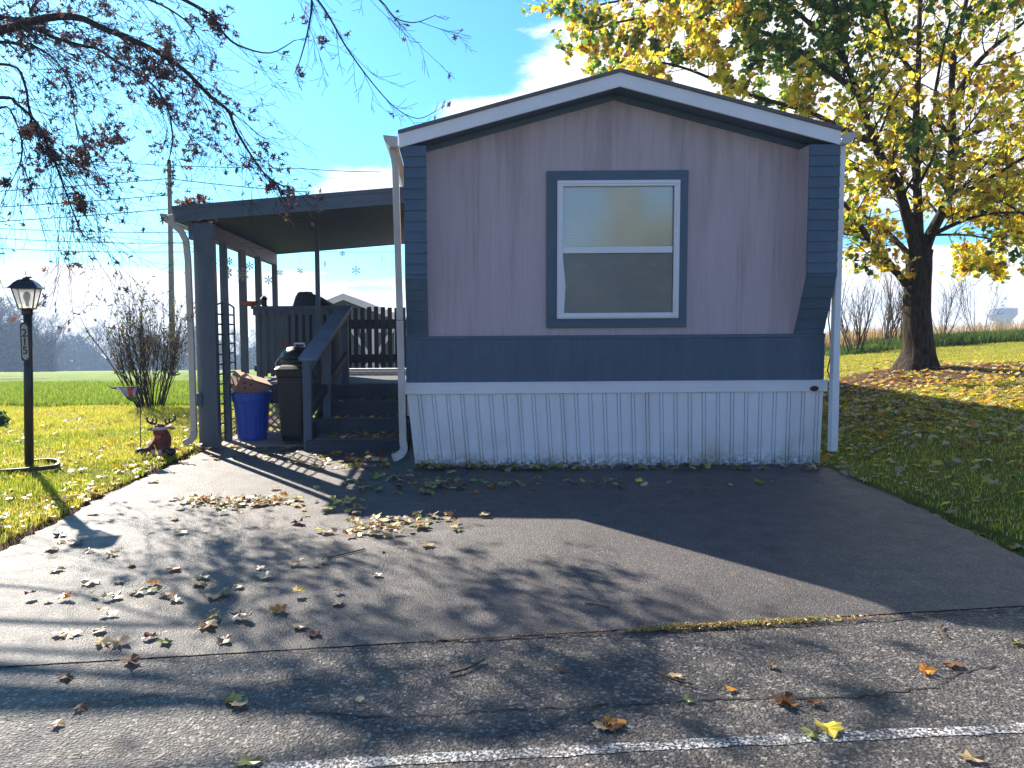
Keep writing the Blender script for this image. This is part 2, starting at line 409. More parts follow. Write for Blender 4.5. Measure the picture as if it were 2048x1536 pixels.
# ------------------------------------------------------------------ mobile home
D = 7.48; DF = 7.20; HL = 24.0
home = thing('mobile_home', (1.61, D, 0), 'taupe single wide mobile home with slate blue trim, one window and white skirting', 'mobile home')
xl, xr = P(811, 500, D).x, P(1652, 500, D).x
ztr0, ztr1 = P(1240, 785, D).z, P(1240, 762, D).z; zb1 = P(1240, 671, D).z
zw, zwp = P(1240, 280, D).z, P(1240, 191, D).z
pk = P(1240, 140, DF); el = P(796, 264, DF); er = P(1683, 257, DF)
elz = (el.z+er.z)/2; th = .145; xm = (el.x+er.x)/2
halfw = (er.x-el.x)/2
def roofz(x): return pk.z-(pk.z-elz)*abs(x-xm)/halfw
w = MB(); ww = [(xl,D,.5),(xr,D,.5),(xr,D,roofz(xr)-th-.01),(xm,D,pk.z-th-.01),(xl,D,roofz(xl)-th-.01)]
w.prism(ww, (0, HL-D, 0)); w.build('wall', M['siding'], home)
MB().box(xl-.006, xr+.006, D-.018, HL+.01, ztr1-.01, zb1).build('lower_wall', M['band'], home)
MB().box(xl-.006, xr+.006, D-.028, D-.0185, zb1-.028, zb1+.006).build('ledge', M['blue'], home, bevel=.003)
t = MB().box(xl-.03, xr+.03, D-.05, HL+.02, ztr0, ztr1); t.box(xl-.03, xr+.03, D-.058, D-.0505, ztr1-.018, ztr1); t.build('skirting_rail', M['white'], home, bevel=.004)
# skirting: ribbed panel profile, foot set slightly in
def skirt_profile(x0, x1):
    out = []; x = x0; k = 0
    while x < x1-.02:
        for dx, d in ((0,0),(.097,0),(.099,-.012),(.106,-.012),(.108,.004),(.128,.004),(.130,-.012),(.136,-.012),(.1375,0)):
            if x+dx < x1: out.append((x+dx, d))
        x += .1385
    out.append((x1, 0)); return out
s = MB(); pr = skirt_profile(xl, xr); n = len(pr)
xc = (xl+xr)/2
def foot(x): return xl+.075+(x-xl)*((xr-.005-xl-.075)/(xr-xl))
vs = [(x, D-.024-d, ztr0+.01) for x, d in pr] + [(foot(x), D-.005-d, .0) for x, d in pr]
s.add(vs, [(i, n+i, n+i+1, i+1) for i in range(n-1)])
s.add([(xr,D-.024,ztr0+.01),(xr,HL,ztr0+.01),(xr-.005,HL,0),(xr-.005,D-.005,0)], [(0,3,2,1)]); s.add([(xl,D-.024,ztr0+.01),(xl,HL,ztr0+.01),(xl+.075,HL,0),(xl+.075,D-.005,0)], [(0,1,2,3)])
s.build('skirting', M['skirt'], home)
MB().box(foot(xl)-.004, foot(xr)+.008, D-.028, D-.004, 0.002, .022).build('skirting_foot', M['skirt'], home)
# roof
r_ = MB()
ov = .012
prof = [(el.x, elz), (xm, pk.z), (er.x, elz), (er.x, elz-.03), (xm, pk.z-.03), (el.x, elz-.03)]
r_.prism([(x, DF-.02, z+.012) for x, z in prof], (0, HL+.2-DF, 0)); r_.build('roof', M['shingle'], home)
f_ = MB(); pf = [(el.x, elz-.019), (xm, pk.z-.019), (er.x, elz-.019), (er.x, elz-th), (xm, pk.z-th), (el.x, elz-th)]
f_.prism([(x, DF, z) for x, z in pf], (0, .022, 0)); f_.build('rake_fascia', M['white'], home, bevel=.003)
so = MB(); ps = [(el.x+.004, elz-.022), (xm, pk.z-.022), (er.x-.004, elz-.022), (er.x-.004, elz-th+.012), (xm, pk.z-th+.012), (el.x+.004, elz-th+.012)]
so.prism([(x, DF+.0225, z) for x, z in ps], (0, HL-DF, 0)); so.build('soffit', M['blue'], home)
fz = MB(); xa, xb = xl+.19, xr-.19
pz = [(xa, roofz(xa)-th+.011), (xm, pk.z-th+.011), (xb, roofz(xb)-th+.011), (xb, roofz(xb)-th-.045), (xm, pk.z-th-.045), (xa, roofz(xa)-th-.045)]
fz.prism([(x, D-.022, z) for x, z in pz], (0, .021, 0)); fz.build('frieze', M['blue'], home)
# corner wings with lap siding face; bottom tapers back to the wall
ztap = P(1640, 552, DF).z
for sgn in (0, 1):
    a, b = (P(808, 400, DF).x, P(853, 400, DF).x) if sgn == 0 else (P(1619, 400, DF).x, P(1680, 400, DF).x)
    zt = min(roofz(a), roofz(b))-th+.012; core = MB()
    core.prism([(a+.003, DF+.035, zt), (a+.003, D-.001, zt), (a+.003, D-.001, zb1+.002), (a+.003, D-.012, zb1+.002), (a+.003, DF+.035, ztap)], (b-a-.006, 0, 0))
    cw = core.build('corner_wing', M['siding'], home)
    lap = MB(); z = zt; i = 0
    def yf(z): return DF+.022 if z >= ztap else DF+.022+(D-.03-DF-.022)*(ztap-z)/(ztap-zb1)
    while z > zb1+.004:
        z2 = max(z-.098, zb1+.002)
        if z > ztap > z2: z2 = ztap
        y1, y2 = yf(z), yf(z2)
        lap.add([(a,y1,z),(b,y1,z),(b,y2-.012,z2),(a,y2-.012,z2),(a,y1+.013,z),(b,y1+.013,z),(b,y2+.013,z2),(a,y2+.013,z2)], [(0,3,2,1),(4,5,6,7),(0,1,5,4),(1,2,6,5),(2,3,7,6),(3,0,4,7)])
        z = z2
    lap.build('lap_trim', M['blue'], cw)
# window
def WX(px): return P(px, 500, D).x
def WZ(py): return P(1240, py, D).z
def frame(mb, x0, x1, z0, z1, w, y0, y1):
    mb.box(x0, x1, y0, y1, z1-w, z1); mb.box(x0, x1, y0, y1, z0, z0+w); mb.box(x0, x0+w, y0, y1, z0+w, z1-w); mb.box(x1-w, x1, y0, y1, z0+w, z1-w); return mb
cs = frame(MB(), WX(1093), WX(1373), WZ(655), WZ(342), WX(1115)-WX(1093), D-.032, D-.0005).build('window', M['blue'], home, bevel=.003)
fr = frame(MB(), WX(1113), WX(1356), WZ(637), WZ(362), .055, D-.052, D-.033)
frame(fr, WX(1113)+.012, WX(1356)-.012, WZ(637)+.012, WZ(362)-.012, .022, D-.060, D-.0521)
fr.build('window_frame', M['white'], cs, bevel=.003)
MB().box(WX(1125), WX(1342), D-.049, D-.034, WZ(507), WZ(494)).build('meeting_rail', M['white'], cs, bevel=.003)
b0, b1, bz0, bz1, bzm = WX(1124), WX(1343), WZ(628), WZ(372), WZ(500)
bl = MB(); z = bz1
while z > bz0+.01:
    z2 = max(z-.026, bz0); bl.add([(b0,D-.011,z),(b1,D-.011,z),(b1,D-.0035,z2+.002),(b0,D-.0035,z2+.002)], [(0,1,2,3)]); z = z2
bl.build('blind', paint('ivory blind slats', (.88,.88,.78), .6, .1, 2, .02), cs)
gm = Mat('window glass'); gm.set(rough=.03, spec=1.0, IOR=1.75); gm.base((1,1,1))
gl = gm.new('ShaderNodeBsdfGlossy'); gl.inputs['Roughness'].default_value = .09; trn = gm.new('ShaderNodeBsdfTransparent'); trn.inputs[0].default_value = (.975,.985,.98,1)
gl.inputs[0].default_value = (1,1,1,1); mx = gm.new('ShaderNodeMixShader'); fre = gm.new('ShaderNodeFresnel'); fre.inputs[0].default_value = 1.9
wv = gm.new('ShaderNodeBump'); wv.inputs['Strength'].default_value = .05; wv.inputs['Distance'].default_value = .02; gm.link(gm.noise(gm.coord('Object'), 3, 2), wv.inputs['Height']); gm.link(wv.outputs[0], gl.inputs['Normal'])
gm.link(gm.math('MULTIPLY', fre.outputs[0], .8, True), mx.inputs[0]); gm.link(trn.outputs[0], mx.inputs[1]); gm.link(gl.outputs[0], mx.inputs[2]); gm.link(mx.outputs[0], gm.out.inputs[0])
MB().box(b0, b1, D-.024, D-.021, bzm, bz1).build('upper_pane', gm.m, cs)
MB().box(b0, b1, D-.020, D-.017, bz0, bzm).build('lower_pane', gm.m, cs)
sc_ = Mat('insect screen mesh'); sc_.base((.22,.23,.235)); sc_.set(rough=.6, spec=.2)
tr2 = sc_.new('ShaderNodeBsdfTransparent'); m2 = sc_.new('ShaderNodeMixShader'); sn = sc_.noise(sc_.coord('Object', (1,1,3)), 4, 4); sc_.link(sc_.maprange(sn, .3, .7, .56, .66), m2.inputs[0])
sc_.link(tr2.outputs[0], m2.inputs[1]); sc_.link(sc_.b.outputs[0], m2.inputs[2]); sc_.link(m2.outputs[0], sc_.out.inputs[0])
MB().add([(b0+.01,D-.031,bz0+.01),(b1-.004,D-.031,bz0+.01),(b1-.004,D-.031,bzm-.02),(b0+.004,D-.031,bzm-.02)], [(0,1,2,3)]).build('insect_screen', sc_.m, cs)
# bowed edge strip of the screen
MB().prism([(b0+.001,D-.034,WZ(507)),(b0+.03,D-.034,WZ(570)),(b0+.016,D-.034,WZ(628)),(b0+.001,D-.034,WZ(628))], (0,.002,0)).build('screen_edge', M['white'], cs)
# small things on the rail
g = MB().ball((P(1623,776,D).x, D-.062, P(1623,776,D).z), (.042,.012,.026)); g.build('outlet_cover', M['black'], home, smooth=True)
# gutters and downspouts
def gutter(mb, x, y0, y1, z, side):
    pf = [(0,0),(side*.075,.0),(side*.125,.06),(side*.135,.105),(side*.12,.105),(side*.108,.065),(side*.066,.012),(0,.012)]
    return mb.prism([(x+a, y0, z+b) for a, b in pf], (0, y1-y0, 0)).prism([(x, y0-.004, z), (x+side*.075, y0-.004, z), (x+side*.13, y0-.004, z+.075), (x+side*.135, y0-.004, z+.105), (x, y0-.004, z+.09)], (0, .004, 0))
gutter(MB(), el.x-.002, DF-.01, HL, elz-th+.01, -1).build('gutter', M['gutter'], home)
gutter(MB(), er.x+.002, DF-.01, HL, elz-th+.01, 1).build('gutter', M['gutter'], home)
def pipe(pts, w, d, mb=None):
    mb = mb or MB(); pts = [Vector(p) for p in pts]; base = len(mb.v)
    for i, p in enumerate(pts):
        t = (pts[min(i+1,len(pts)-1)]-pts[max(i-1,0)]).normalized(); yv = Vector((0,1,0)); x = yv.cross(t).normalized()
        if x.length < .1: x = Vector((1,0,0))
        yy = t.cross(x)
        for a, b in ((-1,-1),(1,-1),(1,1),(-1,1)): mb.v.append(tuple(p+x*a*w/2+yy*b*d/2))
    for i in range(len(pts)-1):
        for k in range(4): k2=(k+1)%4; mb.f.append((base+i*4+k, base+i*4+k2, base+(i+1)*4+k2, base+(i+1)*4+k))
    mb.f.append((base,base+3,base+2,base+1)); e = base+(len(pts)-1)*4; mb.f.append((e,e+1,e+2,e+3)); return mb
DS = 7.31
a = P(784, 292, DS); b = P(806, 885, DS)
ds = pipe([a, P(788, 315, DS), P(791, 335, DS), P(800, 640, DS)], .062, .05)
pipe([P(800, 641, DS-.004), b], .066, .053, ds)
ds = ds.build('downspout', M['gutter'], home, bevel=.004)
pipe([P(806,884,DS), P(808,895,DS), P(806,903,DS-.04), P(800,910,DS-.08), P(788,916,DS-.13)], .070, .056).build('elbow', M['gutter'], ds, bevel=.004)
a2 = P(1683, 280, 7.32); b2 = P(1665, 902, 7.32)
d2 = pipe([a2, P(1679, 360, 7.32), P(1669, 745, 7.32)], .06, .07); pipe([P(1669,745,7.316), b2], .066, .074, d2); d2.build('downspout', M['white'], home, bevel=.004)
MB().tube([P(1672,560,7.34)+Vector((-.02,.03,0)), P(1657,640,7.4), P(1664,700,7.4), P(1655,740,7.42), P(1662,765,7.42)], .006, 6).build('cable', M['black'], home)

# ------------------------------------------------------------------ covered porch
YF, YB = 8.80, 12.85
porch = thing('covered_porch', (-1.8, YF, 0), 'slate blue timber porch with flat lean-to roof, deck, stairs and railings', 'porch')
XO = -3.12
def pz(x): return 2.735+.075*(x-XO)
rf = MB(); x0, x1 = XO, -.40
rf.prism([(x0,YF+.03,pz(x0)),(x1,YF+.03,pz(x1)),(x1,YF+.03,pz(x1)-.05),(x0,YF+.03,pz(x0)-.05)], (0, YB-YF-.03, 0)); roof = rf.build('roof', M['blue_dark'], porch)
ce = MB(); y = YF+.03
while y < YB-.05:
    yy = y+.148; ce.prism([(x0+.02,y,pz(x0)-.052),(x1,y,pz(x1)-.052),(x1,y,pz(x1)-.158),(x0+.02,y,pz(x0)-.158)], (0,.12,0)); y = yy
    ce.prism([(x0+.02,y-.028,pz(x0)-.052),(x1,y-.028,pz(x1)-.052),(x1,y-.028,pz(x1)-.140),(x0+.02,y-.028,pz(x0)-.140)], (0,.028,0))
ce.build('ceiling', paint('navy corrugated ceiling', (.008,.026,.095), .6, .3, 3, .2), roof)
fa = MB(); fa.prism([(x0,YF,pz(x0)+.01),(x1,YF,pz(x1)+.01),(x1,YF,pz(x1)-.165),(x0,YF,pz(x0)-.165)], (0,.028,0))
fa.prism([(x0-.005,YF-.012,pz(x0)+.014),(x1,YF-.012,pz(x1)+.014),(x1,YF-.012,pz(x1)-.03),(x0-.005,YF-.012,pz(x0)-.03)], (0,.0115,0))
fa.prism([(x0-.005,YF-.005,pz(x0)-.12),(x1,YF-.005,pz(x1)-.12),(x1,YF-.005,pz(x1)-.168),(x0-.005,YF-.005,pz(x0)-.168)], (0,.0045,0))
fa.build('fascia', M['blue'], roof, bevel=.002)
MB().prism([(x0,YB,pz(x0)+.01),(x1,YB,pz(x1)+.01),(x1,YB,pz(x1)-.168),(x0,YB,pz(x0)-.168)], (0,.03,0)).build('fascia', M['blue'], roof)
bm = MB(); bm.bar((-2.83,YF+.14,2.50),(-2.88,YB-.06,2.50), .09, .19); bm.build('beam', M['blue_wood'], porch, bevel=.004)
def post(x, y, w, z0, z1, m='blue_wood', d=None): return MB().box(x-w/2, x+w/2, y-(d or w)/2, y+(d or w)/2, z0, z1).build('post', M[m], porch, bevel=.004)
p1 = post(P(411,700,YF).x, YF+.085, .225, .0, 2.56, d=.12)
MB().box(P(411,700,YF).x-.165, P(411,700,YF).x-.114, YF+.03, YF+.14, 2.38, 2.59).build('bracket', M['blue_wood'], p1)
MB().box(P(396,800,YF).x-.03, P(396,800,YF).x+.045, YF-.01, YF+.0245, P(396,812,YF).z, P(396,786,YF).z).build('junction_box', M['blue'], p1, bevel=.004)
post(P(452,700,9.3).x, 9.3, .08, 0, 2.41); post(P(489,700,10.4).x, 10.4, .09, .0, 2.41); post(P(519,650,11.4).x, 11.4, .085, 0, 2.41); post(P(550.5,600,12.7).x, 12.7, .08, 0, 2.41)
post(P(634,500,9.95).x, 9.95, .055, .65, pz(-1.7)-.15)
# gutter and downspout on the porch
gutter(MB(), XO-.002, YF-.02, YB, 2.56, -1).build('gutter', M['gutter'], porch)
dsp = pipe([P(341,430,YF-.05), P(344,448,YF-.05), P(362,462,YF-.05), P(372,482,YF-.05), P(376,520,YF-.05), P(383,700,YF-.05), P(388,862,YF-.05)], .066, .052).build('downspout', M['gutter'], porch, bevel=.004)
pipe([P(388,862,YF-.05), P(387,872,YF-.09), P(380,881,YF-.12), P(367,888,YF-.16)], .072, .058).build('elbow', M['gutter'], dsp, bevel=.004)
# deck
dk = MB(); y = 9.9
while y < 12.8: dk.box(-2.66, -.46, y, y+.134, .615, .65); y += .14
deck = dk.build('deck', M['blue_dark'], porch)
MB().box(-2.66,-.46,9.86,9.899,.40,.646).build('rim_board', M['blue_dark'], deck)
MB().box(-2.66,-2.62,9.9,12.8,.40,.61).build('rim_board', M['blue_dark'], deck)
lat = MB(); zc0, zc1 = .02, .40
x0_, x1_ = -2.62, -1.62
for k in range(-6, 14):
    for sg in (1, -1):
        xa = x0_+k*.1; pa = Vector((xa, 9.875+.006*sg, zc0)); pb = Vector((xa+sg*(zc1-zc0), 9.875+.006*sg, zc1))
        # clip
        q = []
        for t_ in np.linspace(0, 1, 15):
            p = pa.lerp(pb, float(t_))
            if x0_ <= p.x <= x1_: q.append(p)
        if len(q) > 1: lat.bar(q[0], q[-1], .006, .03, up=(0,1,0)) if False else lat.prism([q[0]+Vector((-.015,0,0)), q[0]+Vector((.015,0,0)), q[-1]+Vector((.015,0,0)), q[-1]+Vector((-.015,0,0))], (0,.005,0))
lat.box(x0_-.02,x1_,9.865,9.874,.0,.03); lat.build('lattice', paint('pale lattice', (.36,.34,.42), .7, .2), porch)
# stairs
st = MB()
for k, (ya, yb, zz) in enumerate(((8.38,8.96,.13),(8.93,9.28,.30),(9.25,9.60,.47))):
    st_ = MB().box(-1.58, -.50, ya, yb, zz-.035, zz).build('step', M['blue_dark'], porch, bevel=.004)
    MB().box(-1.57, -.51, yb-.035, yb-.012, (0 if k == 0 else zz-.17), zz-.0355).build('riser', M['blue_dark'], st_)
    mt = MB()
    for i in range(int((yb-ya-.09)/.016)): mt.box(-1.50, -.58, ya+.03+i*.016, ya+.04+i*.016, zz+.002, zz+.010)
    if k < 2: MB().box(-1.575,-.505,(8.93,9.25)[k]+.012,(8.93,9.25)[k]+.03, zz+.0005, zz+.134).build('riser', M['blue_dark'], st_)
    else: MB().box(-1.575,-.505,9.585,9.62, zz+.0005, .66).build('riser', M['blue_dark'], st_)
    mt.build('tread_mat', paint('ribbed rubber mat', (.11,.105,.10), .7, .3, 20), st_)
MB().box(-1.58,-.5,8.375,8.41,.0,.094).build('riser', M['blue_dark'], porch)
for xx in (-1.60, -.485):
    MB().prism([(xx,8.42,.0),(xx,8.42,.10),(xx,9.86,.60),(xx,9.86,.35),(xx,8.9,.0)], (.018,0,0)).build('stringer', M['blue_dark'], porch)
# stair handrail
n1 = P(614, 719, 8.45); n2 = P(689, 614, 10.05)
hr = MB(); hr.bar(n1, n2, .20, .035); hr = hr.build('handrail', paint('blue rail with painted sheen', (.15,.205,.29), .5, .25, 5, .3), porch, bevel=.004)  # paler blue puts the sheen on the handrail into its colour
MB().bar(n1+Vector((.045,0,-.06)), n2+Vector((.045,0,-.06)), .035, .09).build('rail_support', M['blue_wood'], hr)
lo1, lo2 = n1+Vector((.0,.05,-.62)), n2+Vector((.02,0,-.62))
MB().bar(lo1, lo2, .035, .09).build('lower_rail', M['blue_dark'], hr)
MB().box(n1.x-.055, n1.x+.035, n1.y+.0, n1.y+.09, .0, n1.z-.01).build('newel_post', M['blue_wood'], hr, bevel=.003)
pm = n1.lerp(n2, .42); MB().box(pm.x-.03, pm.x+.06, pm.y, pm.y+.09, .0, pm.z-.03).build('newel_post', M['blue_wood'], hr, bevel=.003)
MB().box(n2.x-.05, n2.x+.04, n2.y-.02, n2.y+.07, .5, n2.z+.03).build('newel_post', M['blue_wood'], hr, bevel=.003)
# railings
def railing(p0, p1, ztop, zbot, pick, name='railing', top=.0, m='blue_wood', w=.035, step=.1, mid=True):
    p0, p1 = Vector(p0), Vector(p1); L = (p1-p0).length; u = (p1-p0)/L; r = MB()
    r.bar(p0+Vector((0,0,ztop)), p1+Vector((0,0,ztop)), .09, .035); r.bar(p0+Vector((0,0,ztop-.06)), p1+Vector((0,0,ztop-.06)), .035, .085)
    o = r.build(name, M[m], porch); MB().bar(p0+Vector((0,0,zbot)), p1+Vector((0,0,zbot)), .035, .085).build('bottom_rail', M[m], o)
    k = .05
    while k < L:
        q = p0+u*k; nrm = Vector((-u.y, u.x, 0))*(-.03)
        a, b = q+nrm+Vector((0,0,pick[0])), q+nrm+Vector((0,0,pick[1])); MB().bar(a, b, w, .02, up=nrm.normalized() if nrm.length else (0,1,0)).build('baluster', M[m], o)
        k += step
    return o
railing((-2.62,10.35,0), (-1.47,10.35,0), 1.645, .83, (.72,1.60), w=.05, step=.095)
railing((-2.63,10.40,0), (-2.63,12.75,0), 1.645, .83, (.72,1.60), w=.05, step=.13)
# rear picket rail: pickets stand above the rails
rr_ = MB(); rr_.box(-2.6,-.44,12.70,12.738,1.345,1.50); rr_.box(-2.6,-.44,12.70,12.738,.79,.93); rro = rr_.build('picket_railing', M['blue_dark'], porch)
x = -2.55
while x < -.45:
    MB().box(x-.036, x+.036, 12.675, 12.699, .70, 1.70+.012*math.sin(x*9)).build('picket', M['blue_dark'], rro); x += .112
MB().box(-1.80,-.46,12.81,12.98,.63,.685).build('painted_sun_strip', M['white'], porch)  # white strip added to stand in for sunlight along the deck's rear edge
# trellis panel beside the porch post
tl = thing('trellis', (-2.74, 9.35, 0), 'narrow dark grid trellis with arched top between the porch posts', 'trellis')
tx = P(432,700,8.97).x; tm = MB(); ya, yb_ = 8.97, 9.76
zt_ = 1.63
for k in (0,2,4,6):
    yy = ya+(yb_-ya)*k/6; tm.tube([(tx,yy,.02),(tx,yy,zt_+.05*math.sin(math.pi*k/6))], .013 if k in (0,6) else .008, 6)
tmm = tm.build('uprights', M['black_plastic'], tl); tc = MB(); z = .12
while z < zt_: tc.tube([(tx,ya,z),(tx,yb_,z)], .011, 6); z += .118
tc.tube([(tx,ya+(yb_-ya)*i/12,zt_+.05*math.sin(math.pi*i/12)) for i in range(13)], .011, 6); tc.build('crossbars', M['black_plastic'], tl)

# ------------------------------------------------------------------ things on and by the porch
# blue recycling tub
bp = P(505, 874, 9.42); bp.z = .006
bt = thing('recycling_bin', bp, 'bright blue ribbed plastic recycling bin standing on the porch slab', 'bin')
def rrect(c, w, d, r, z, n=5):
    out = []
    for cx_, cy_, a0 in ((1,1,0),(-1,1,90),(-1,-1,180),(1,-1,270)):
        for i in range(n): a = R(a0+90*i/(n-1)); out.append((c[0]+cx_*(w/2-r)+r*math.cos(a), c[1]+cy_*(d/2-r)+r*math.sin(a), z))
    return out
def loft(mb, rings, capb=True, capt=True):
    base = len(mb.v); n = len(rings[0])
    for rg in rings: mb.v += rg
    for i in range(len(rings)-1):
        for k in range(n): k2=(k+1)%n; mb.f.append((base+i*n+k, base+i*n+k2, base+(i+1)*n+k2, base+(i+1)*n+k))
    if capb: mb.f.append(tuple(base+k for k in range(n))[::-1])
    if capt: mb.f.append(tuple(base+(len(rings)-1)*n+k for k in range(n)))
    return mb
b_ = MB(); base = len(b_.v); nn = 96; H = .585
prof_ = [(.172,0),(.178,.02),(.212,.44),(.216,.46),(.232,.47),(.236,.50),(.240,.575),(.246,.585),(.236,.585),(.228,.50),(.165,.03)]
for r0, z in prof_:
    for k in range(nn):
        a_ = 2*math.pi*k/nn; rr2 = r0 + (.006*(1 if math.sin(a_*20) > 0 else -1) if .02 < z < .45 and r0 > .17 else 0); b_.v.append((bp.x+rr2*math.cos(a_), bp.y+rr2*math.sin(a_)*.9, bp.z+z))
for i in range(len(prof_)-1):
    for k in range(nn): k2=(k+1)%nn; b_.f.append((base+i*nn+k, base+i*nn+k2, base+(i+1)*nn+k2, base+(i+1)*nn+k))
b_.f.append(tuple(range((len(prof_)-1)*nn, len(prof_)*nn))[::-1]); b_.build('tub', M['blue_plastic'], bt, smooth=False)
MB().box(bp.x-.035, bp.x+.035, bp.y-.232, bp.y-.21, bp.z+.50, bp.z+.545).build('handle', M['blue_plastic'], bt)
# cardboard box tipped into the tub
cb = thing('cardboard_box', (bp.x-.05, bp.y, .58), 'brown cardboard box tipped into the top of the blue bin', 'box')
rot = Matrix.Rotation(R(27), 3, 'Y') @ Matrix.Rotation(R(35), 3, 'Z')
cbm = paint('corrugated cardboard', (.36,.20,.15), .85, .2, 6); cc = Vector((bp.x-.03, bp.y+.0, .665))
MB().cbox(cc, (.40,.27,.20), rot).build('carton', cbm, cb, bevel=.003)
for u, v_ in ((-.1,.03),(.06,.05),(-.03,-.05)): MB().ball(cc+rot @ Vector((-.201, u, v_)), (.003,.014,.014), 10, 8, rot).build('hole', M['black'], cb)
for u, v_ in ((-.12,.04),(-.04,.05),(-.09,-.02)): MB().ball(cc+rot @ Vector((u, -.136, v_)), (.014,.003,.014), 10, 8, rot).build('hole', M['black'], cb)

MB().cbox(cc+rot @ Vector((.0,-.01,.115)), (.42,.26,.004), rot @ Matrix.Rotation(R(-4),3,'Y')).build('flap', paint('pale cardboard edge', (.62,.46,.34), .8, .1), cb)
# black wheeled trash cart
kb = P(590, 876, 9.15); kb.z = .006
kt = thing('trash_cart', kb, 'black wheeled trash cart beside the stair newel post', 'bin')
ck = MB(); loft(ck, [rrect((kb.x,kb.y), w_, d_, .04, kb.z+z) for w_, d_, z in ((.24,.32,.03),(.27,.36,.1),(.32,.43,.78),(.335,.45,.80),(.345,.46,.84),(.345,.46,.86))]); ck.build('body', M['black_plastic'], kt, bevel=0)
ck = MB(); loft(ck, [rrect((kb.x,kb.y-.01), w_, d_, .05, kb.z+z) for w_, d_, z in ((.36,.48,.862),(.37,.49,.885),(.31,.40,.915),(.16,.22,.925))]); ck.build('lid', M['black_plastic'], kt)
for sx in (-1,1): MB().lathe((kb.x+sx*.14, kb.y+.17, kb.z+.10), [(.09,-.02),(.1,-.015),(.1,.015),(.09,.02)], 20, rot=Matrix.Rotation(R(90),3,'Y')).build('wheel', M['black'], kt)
MB().tube([(kb.x-.16,kb.y+.24,kb.z+.82),(kb.x-.16,kb.y+.29,kb.z+.86),(kb.x+.16,kb.y+.29,kb.z+.86),(kb.x+.16,kb.y+.24,kb.z+.82)], .014, 8).build('handle', M['black'], kt)
# round kettle grill standing behind the cart
gk = P(600, 860, 9.72); gk.z = .006; gt = thing('kettle_grill', gk, 'round black kettle grill with wooden handle standing behind the trash cart', 'grill')
MB().lathe((gk.x,gk.y,.98), [(.03,-.17),(.14,-.13),(.21,-.06),(.235,.0)], 24).build('bowl', M['black'], gt, smooth=True)
MB().lathe((gk.x,gk.y,.985), [(.24,0),(.235,.02),(.21,.08),(.14,.14),(.03,.16)], 24).build('lid', M['black'], gt, smooth=True)
MB().bar((gk.x-.12,gk.y-.21,1.11),(gk.x-.12,gk.y-.20,1.22),.05,.03,up=(1,0,0)).build('handle', paint('brown handle', (.2,.08,.04), .6), gt)
MB().tube([(gk.x-.02,gk.y-.1,1.135),(gk.x-.02,gk.y-.12,1.175),(gk.x+.10,gk.y-.12,1.175),(gk.x+.10,gk.y-.1,1.135)], .012, 8).build('vent_handle', M['white'], gt)
for dx, dy in ((-.16,-.1),(.16,-.1),(0,.18)): MB().tube([(gk.x+dx*.6,gk.y+dy*.6,.84),(gk.x+dx*1.3,gk.y+dy*1.3,.0)], .011, 8).build('leg', M['gutter'], gt)
MB().tube([(gk.x-.22,gk.y-.08,1.0),(gk.x-.27,gk.y-.1,.93),(gk.x-.25,gk.y-.1,.78),(gk.x-.22,gk.y-.1,.70)], .012, 8).build('tongs', M['gutter'], gt)
# covered grill on the deck
gp = P(622, 612, 11.4); gx = gp.x; gr = thing('covered_grill', (gx, 11.4, .65), 'grill under a slumped charcoal cover behind the porch railing', 'grill')
lay = []
for wl, wr_, dd, z in ((.36,.42,.30,.68),(.37,.43,.30,1.2),(.36,.42,.30,1.62),(.30,.40,.26,1.66),(.26,.36,.22,1.70),(.22,.16,.18,1.82),(.18,-.02,.12,1.885),(.15,-.1,.06,1.90)):
    ring = []
    for i in range(20):
        a_ = 2*math.pi*i/20; cx_ = math.copysign(abs(math.cos(a_))**.6, math.cos(a_)); cy_ = math.copysign(abs(math.sin(a_))**.6, math.sin(a_))
        ring.append((gx + (cx_*(wr_) if cx_ > 0 else cx_*wl) + .012*math.sin(i*2.1+z*9), 11.4+cy_*dd+.012*math.cos(i*3.3+z*7), z))
    lay.append(ring)
loft(MB(), lay).build('cover', paint('charcoal fabric cover', (.045,.055,.07), .8, .3, 5, .5), gr, smooth=True)
# clay planter on the railing corner, with dark pot
pp = P(497, 626, 10.45); MBp = MB(); pp = Vector((-2.70, 10.42, 1.665))
pl = thing('flower_pot', pp, 'shallow rust red planter bowl resting on the left corner of the porch railing', 'planter')
MB().lathe(pp, [(.07,0),(.1,.02),(.13,.06),(.135,.065),(.12,.065),(.08,.03)], 20).build('bowl', paint('terracotta', (.28,.09,.06), .7), pl)
kp = Vector((-2.52, 10.5, 1.664)); kq = thing('lantern', kp, 'small black lantern on top of the railing beside the rust red planter', 'lantern')
MB().lathe(kp, [(.05,0),(.05,.01),(.04,.015),(.04,.09),(.055,.1),(.03,.13),(.01,.14)], 16).build('case', M['black'], kq); MB().tube([kp+Vector((-.03,0,.13)), kp+Vector((0,0,.17)), kp+Vector((.03,0,.13))], .004).build('bail', M['black'], kq)
# gazing ball wind spinner under the porch ceiling
sp = P(574, 437, 9.3); spt = thing('wind_spinner', sp, 'small mirrored ball ornament hanging under the porch ceiling', 'ornament')
chrome = Mat('mirror ball'); chrome.base((.8,.75,.7)); chrome.set(rough=.12, metal=1.)
MB().ball(sp, .034).build('ball', chrome.m, spt, smooth=True); MB().tube([sp+Vector((0,0,.03)), (sp.x, sp.y, 2.62)], .002, 4).build('cord', M['black'], spt)
MB().bar(sp+Vector((.02,0,0)), sp+Vector((.20,.02,.055)), .01, .008).build('vane', M['gutter'], spt)
